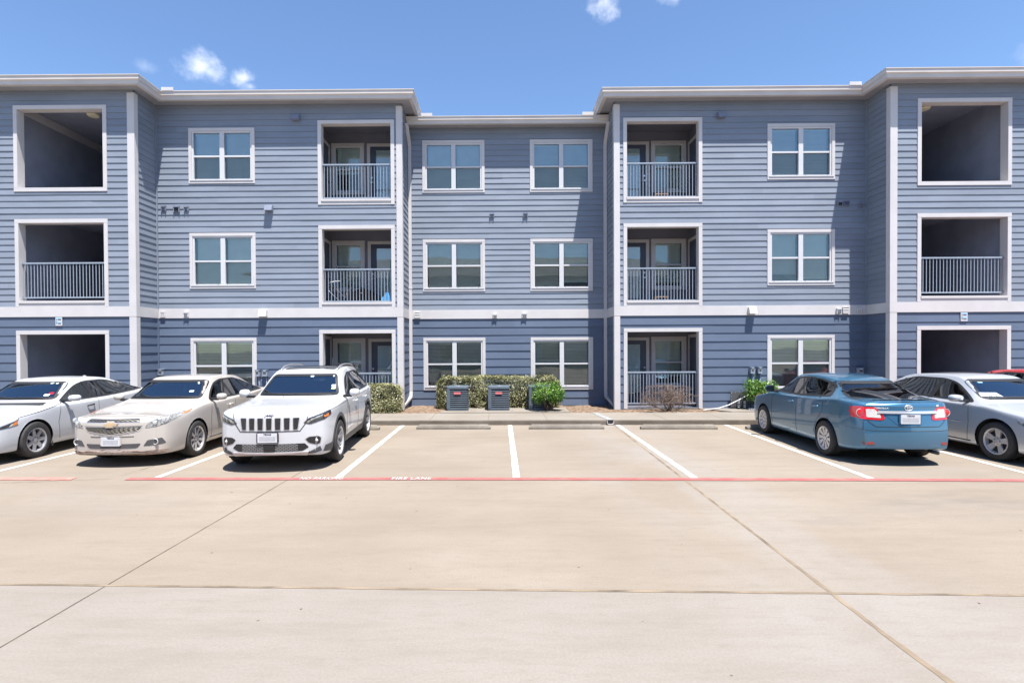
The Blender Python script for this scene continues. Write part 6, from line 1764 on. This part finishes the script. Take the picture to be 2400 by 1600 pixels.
def mx(a, b):
    n = N(nt, 'ShaderNodeMath', operation='MAXIMUM'); L(nt, a, n.inputs[0]); L(nt, b, n.inputs[1]); return n.outputs[0]
dirn = vm('NORMALIZE', tc.outputs['Generated']).outputs[0]
def fbm(scale, det=8, off=(0, 0, 0), rough=.6):
    a = vm('ADD', dirn, off).outputs[0]
    n = N(nt, 'ShaderNodeTexNoise'); n.inputs['Scale'].default_value = scale; n.inputs['Detail'].default_value = det; n.inputs['Roughness'].default_value = rough
    n.inputs['Distortion'].default_value = .12
    L(nt, a, n.inputs['Vector']); return n.outputs[0]
fine = fbm(19, 9); wisp = fbm(11, 7, (3, 1, 2), .65)
cl = None
for d, r, k, th in (((-.4386, .7974, .4160), .045, .66, .45), ((-.425, .803, .410), .034, .6, .46), ((-.389, .8238, .4110), .028, .6, .47), ((-.381, .829, .4005), .022, .6, .47), ((-.371, .835, .394), .016, .4, .47), ((.160, .8353, .527), .046, .85, .46), ((.262, .8156, .527), .03, .4, .46), ((-.5, .768, .3998), .022, .15, .5), ((.66, .66, .352), .05, .25, .45)):
    v = Vector(d).normalized()
    s_ = vm('SUBTRACT', dirn, tuple(v)); s_ = vm('MULTIPLY', s_.outputs[0], (1., 1., 1.5))
    ln = vm('LENGTH', s_.outputs[0]).outputs['Value']
    sub = N(nt, 'ShaderNodeMath', operation='MULTIPLY_ADD'); L(nt, ln, sub.inputs[0]); sub.inputs[1].default_value = -.46 / r; L(nt, fine, sub.inputs[2])
    m = mul(mr(sub.outputs[0], th - .28, th + .22), k)
    cl = m if cl is None else mx(cl, m)
up = N(nt, 'ShaderNodeMix', data_type='RGBA'); L(nt, cl, up.inputs[0]); L(nt, col, up.inputs[6]); up.inputs[7].default_value = (8.2, 8.2, 8.6, 1)
L(nt, up.outputs[2], bg.inputs[0]); bg.inputs[1].default_value = .104
L(nt, bg.outputs[0], out.inputs[0])
sl = bpy.data.lights.new('Sun', 'SUN'); sl.energy = 5.; sl.angle = math.radians(.53); sl.color = (1, .965, .91)
so = bpy.data.objects.new('Sun', sl); COL.objects.link(so); so.rotation_euler = (-SUN).to_track_quat('-Z', 'Y').to_euler()
so.location = (5, -10, 30)

cam = bpy.data.cameras.new('Camera'); co = bpy.data.objects.new('Camera', cam); COL.objects.link(co)
yaw, pit, rol = .006223, -.01139, .00504
fw = Vector((-math.sin(yaw) * math.cos(pit), math.cos(yaw) * math.cos(pit), math.sin(pit)))
r_ = Vector((math.cos(yaw), math.sin(yaw), 0)); u_ = r_.cross(fw)
r2 = r_ * math.cos(rol) - u_ * math.sin(rol); u2 = u_ * math.cos(rol) + r_ * math.sin(rol)
co.matrix_world = Matrix(((r2.x, u2.x, -fw.x, 0), (r2.y, u2.y, -fw.y, 0), (r2.z, u2.z, -fw.z, 1.9948), (0, 0, 0, 1)))
cam.sensor_width = 36; cam.lens = 1267.27 / 2400 * 36
cam.shift_x = (1200 - 1163.71) / 2400; cam.shift_y = (829.36 - 800) / 2400
cam.clip_start = .1; cam.clip_end = 1500
SC.camera = co
SC.view_settings.view_transform = 'Standard'; SC.view_settings.look = 'None'; SC.view_settings.gamma = 1
SC.view_settings.exposure = 1.12
SC.cycles.use_denoising = True
try: SC.cycles.denoiser = 'OPENIMAGEDENOISE'
except Exception: pass
SC.cycles.max_bounces = 8; SC.cycles.transparent_max_bounces = 16; SC.cycles.diffuse_bounces = 4
SC.cycles.sample_clamp_indirect = 6; SC.cycles.caustics_reflective = False; SC.cycles.caustics_refractive = False
for o in bpy.data.objects:
    if 'abs' in o: del o['abs']
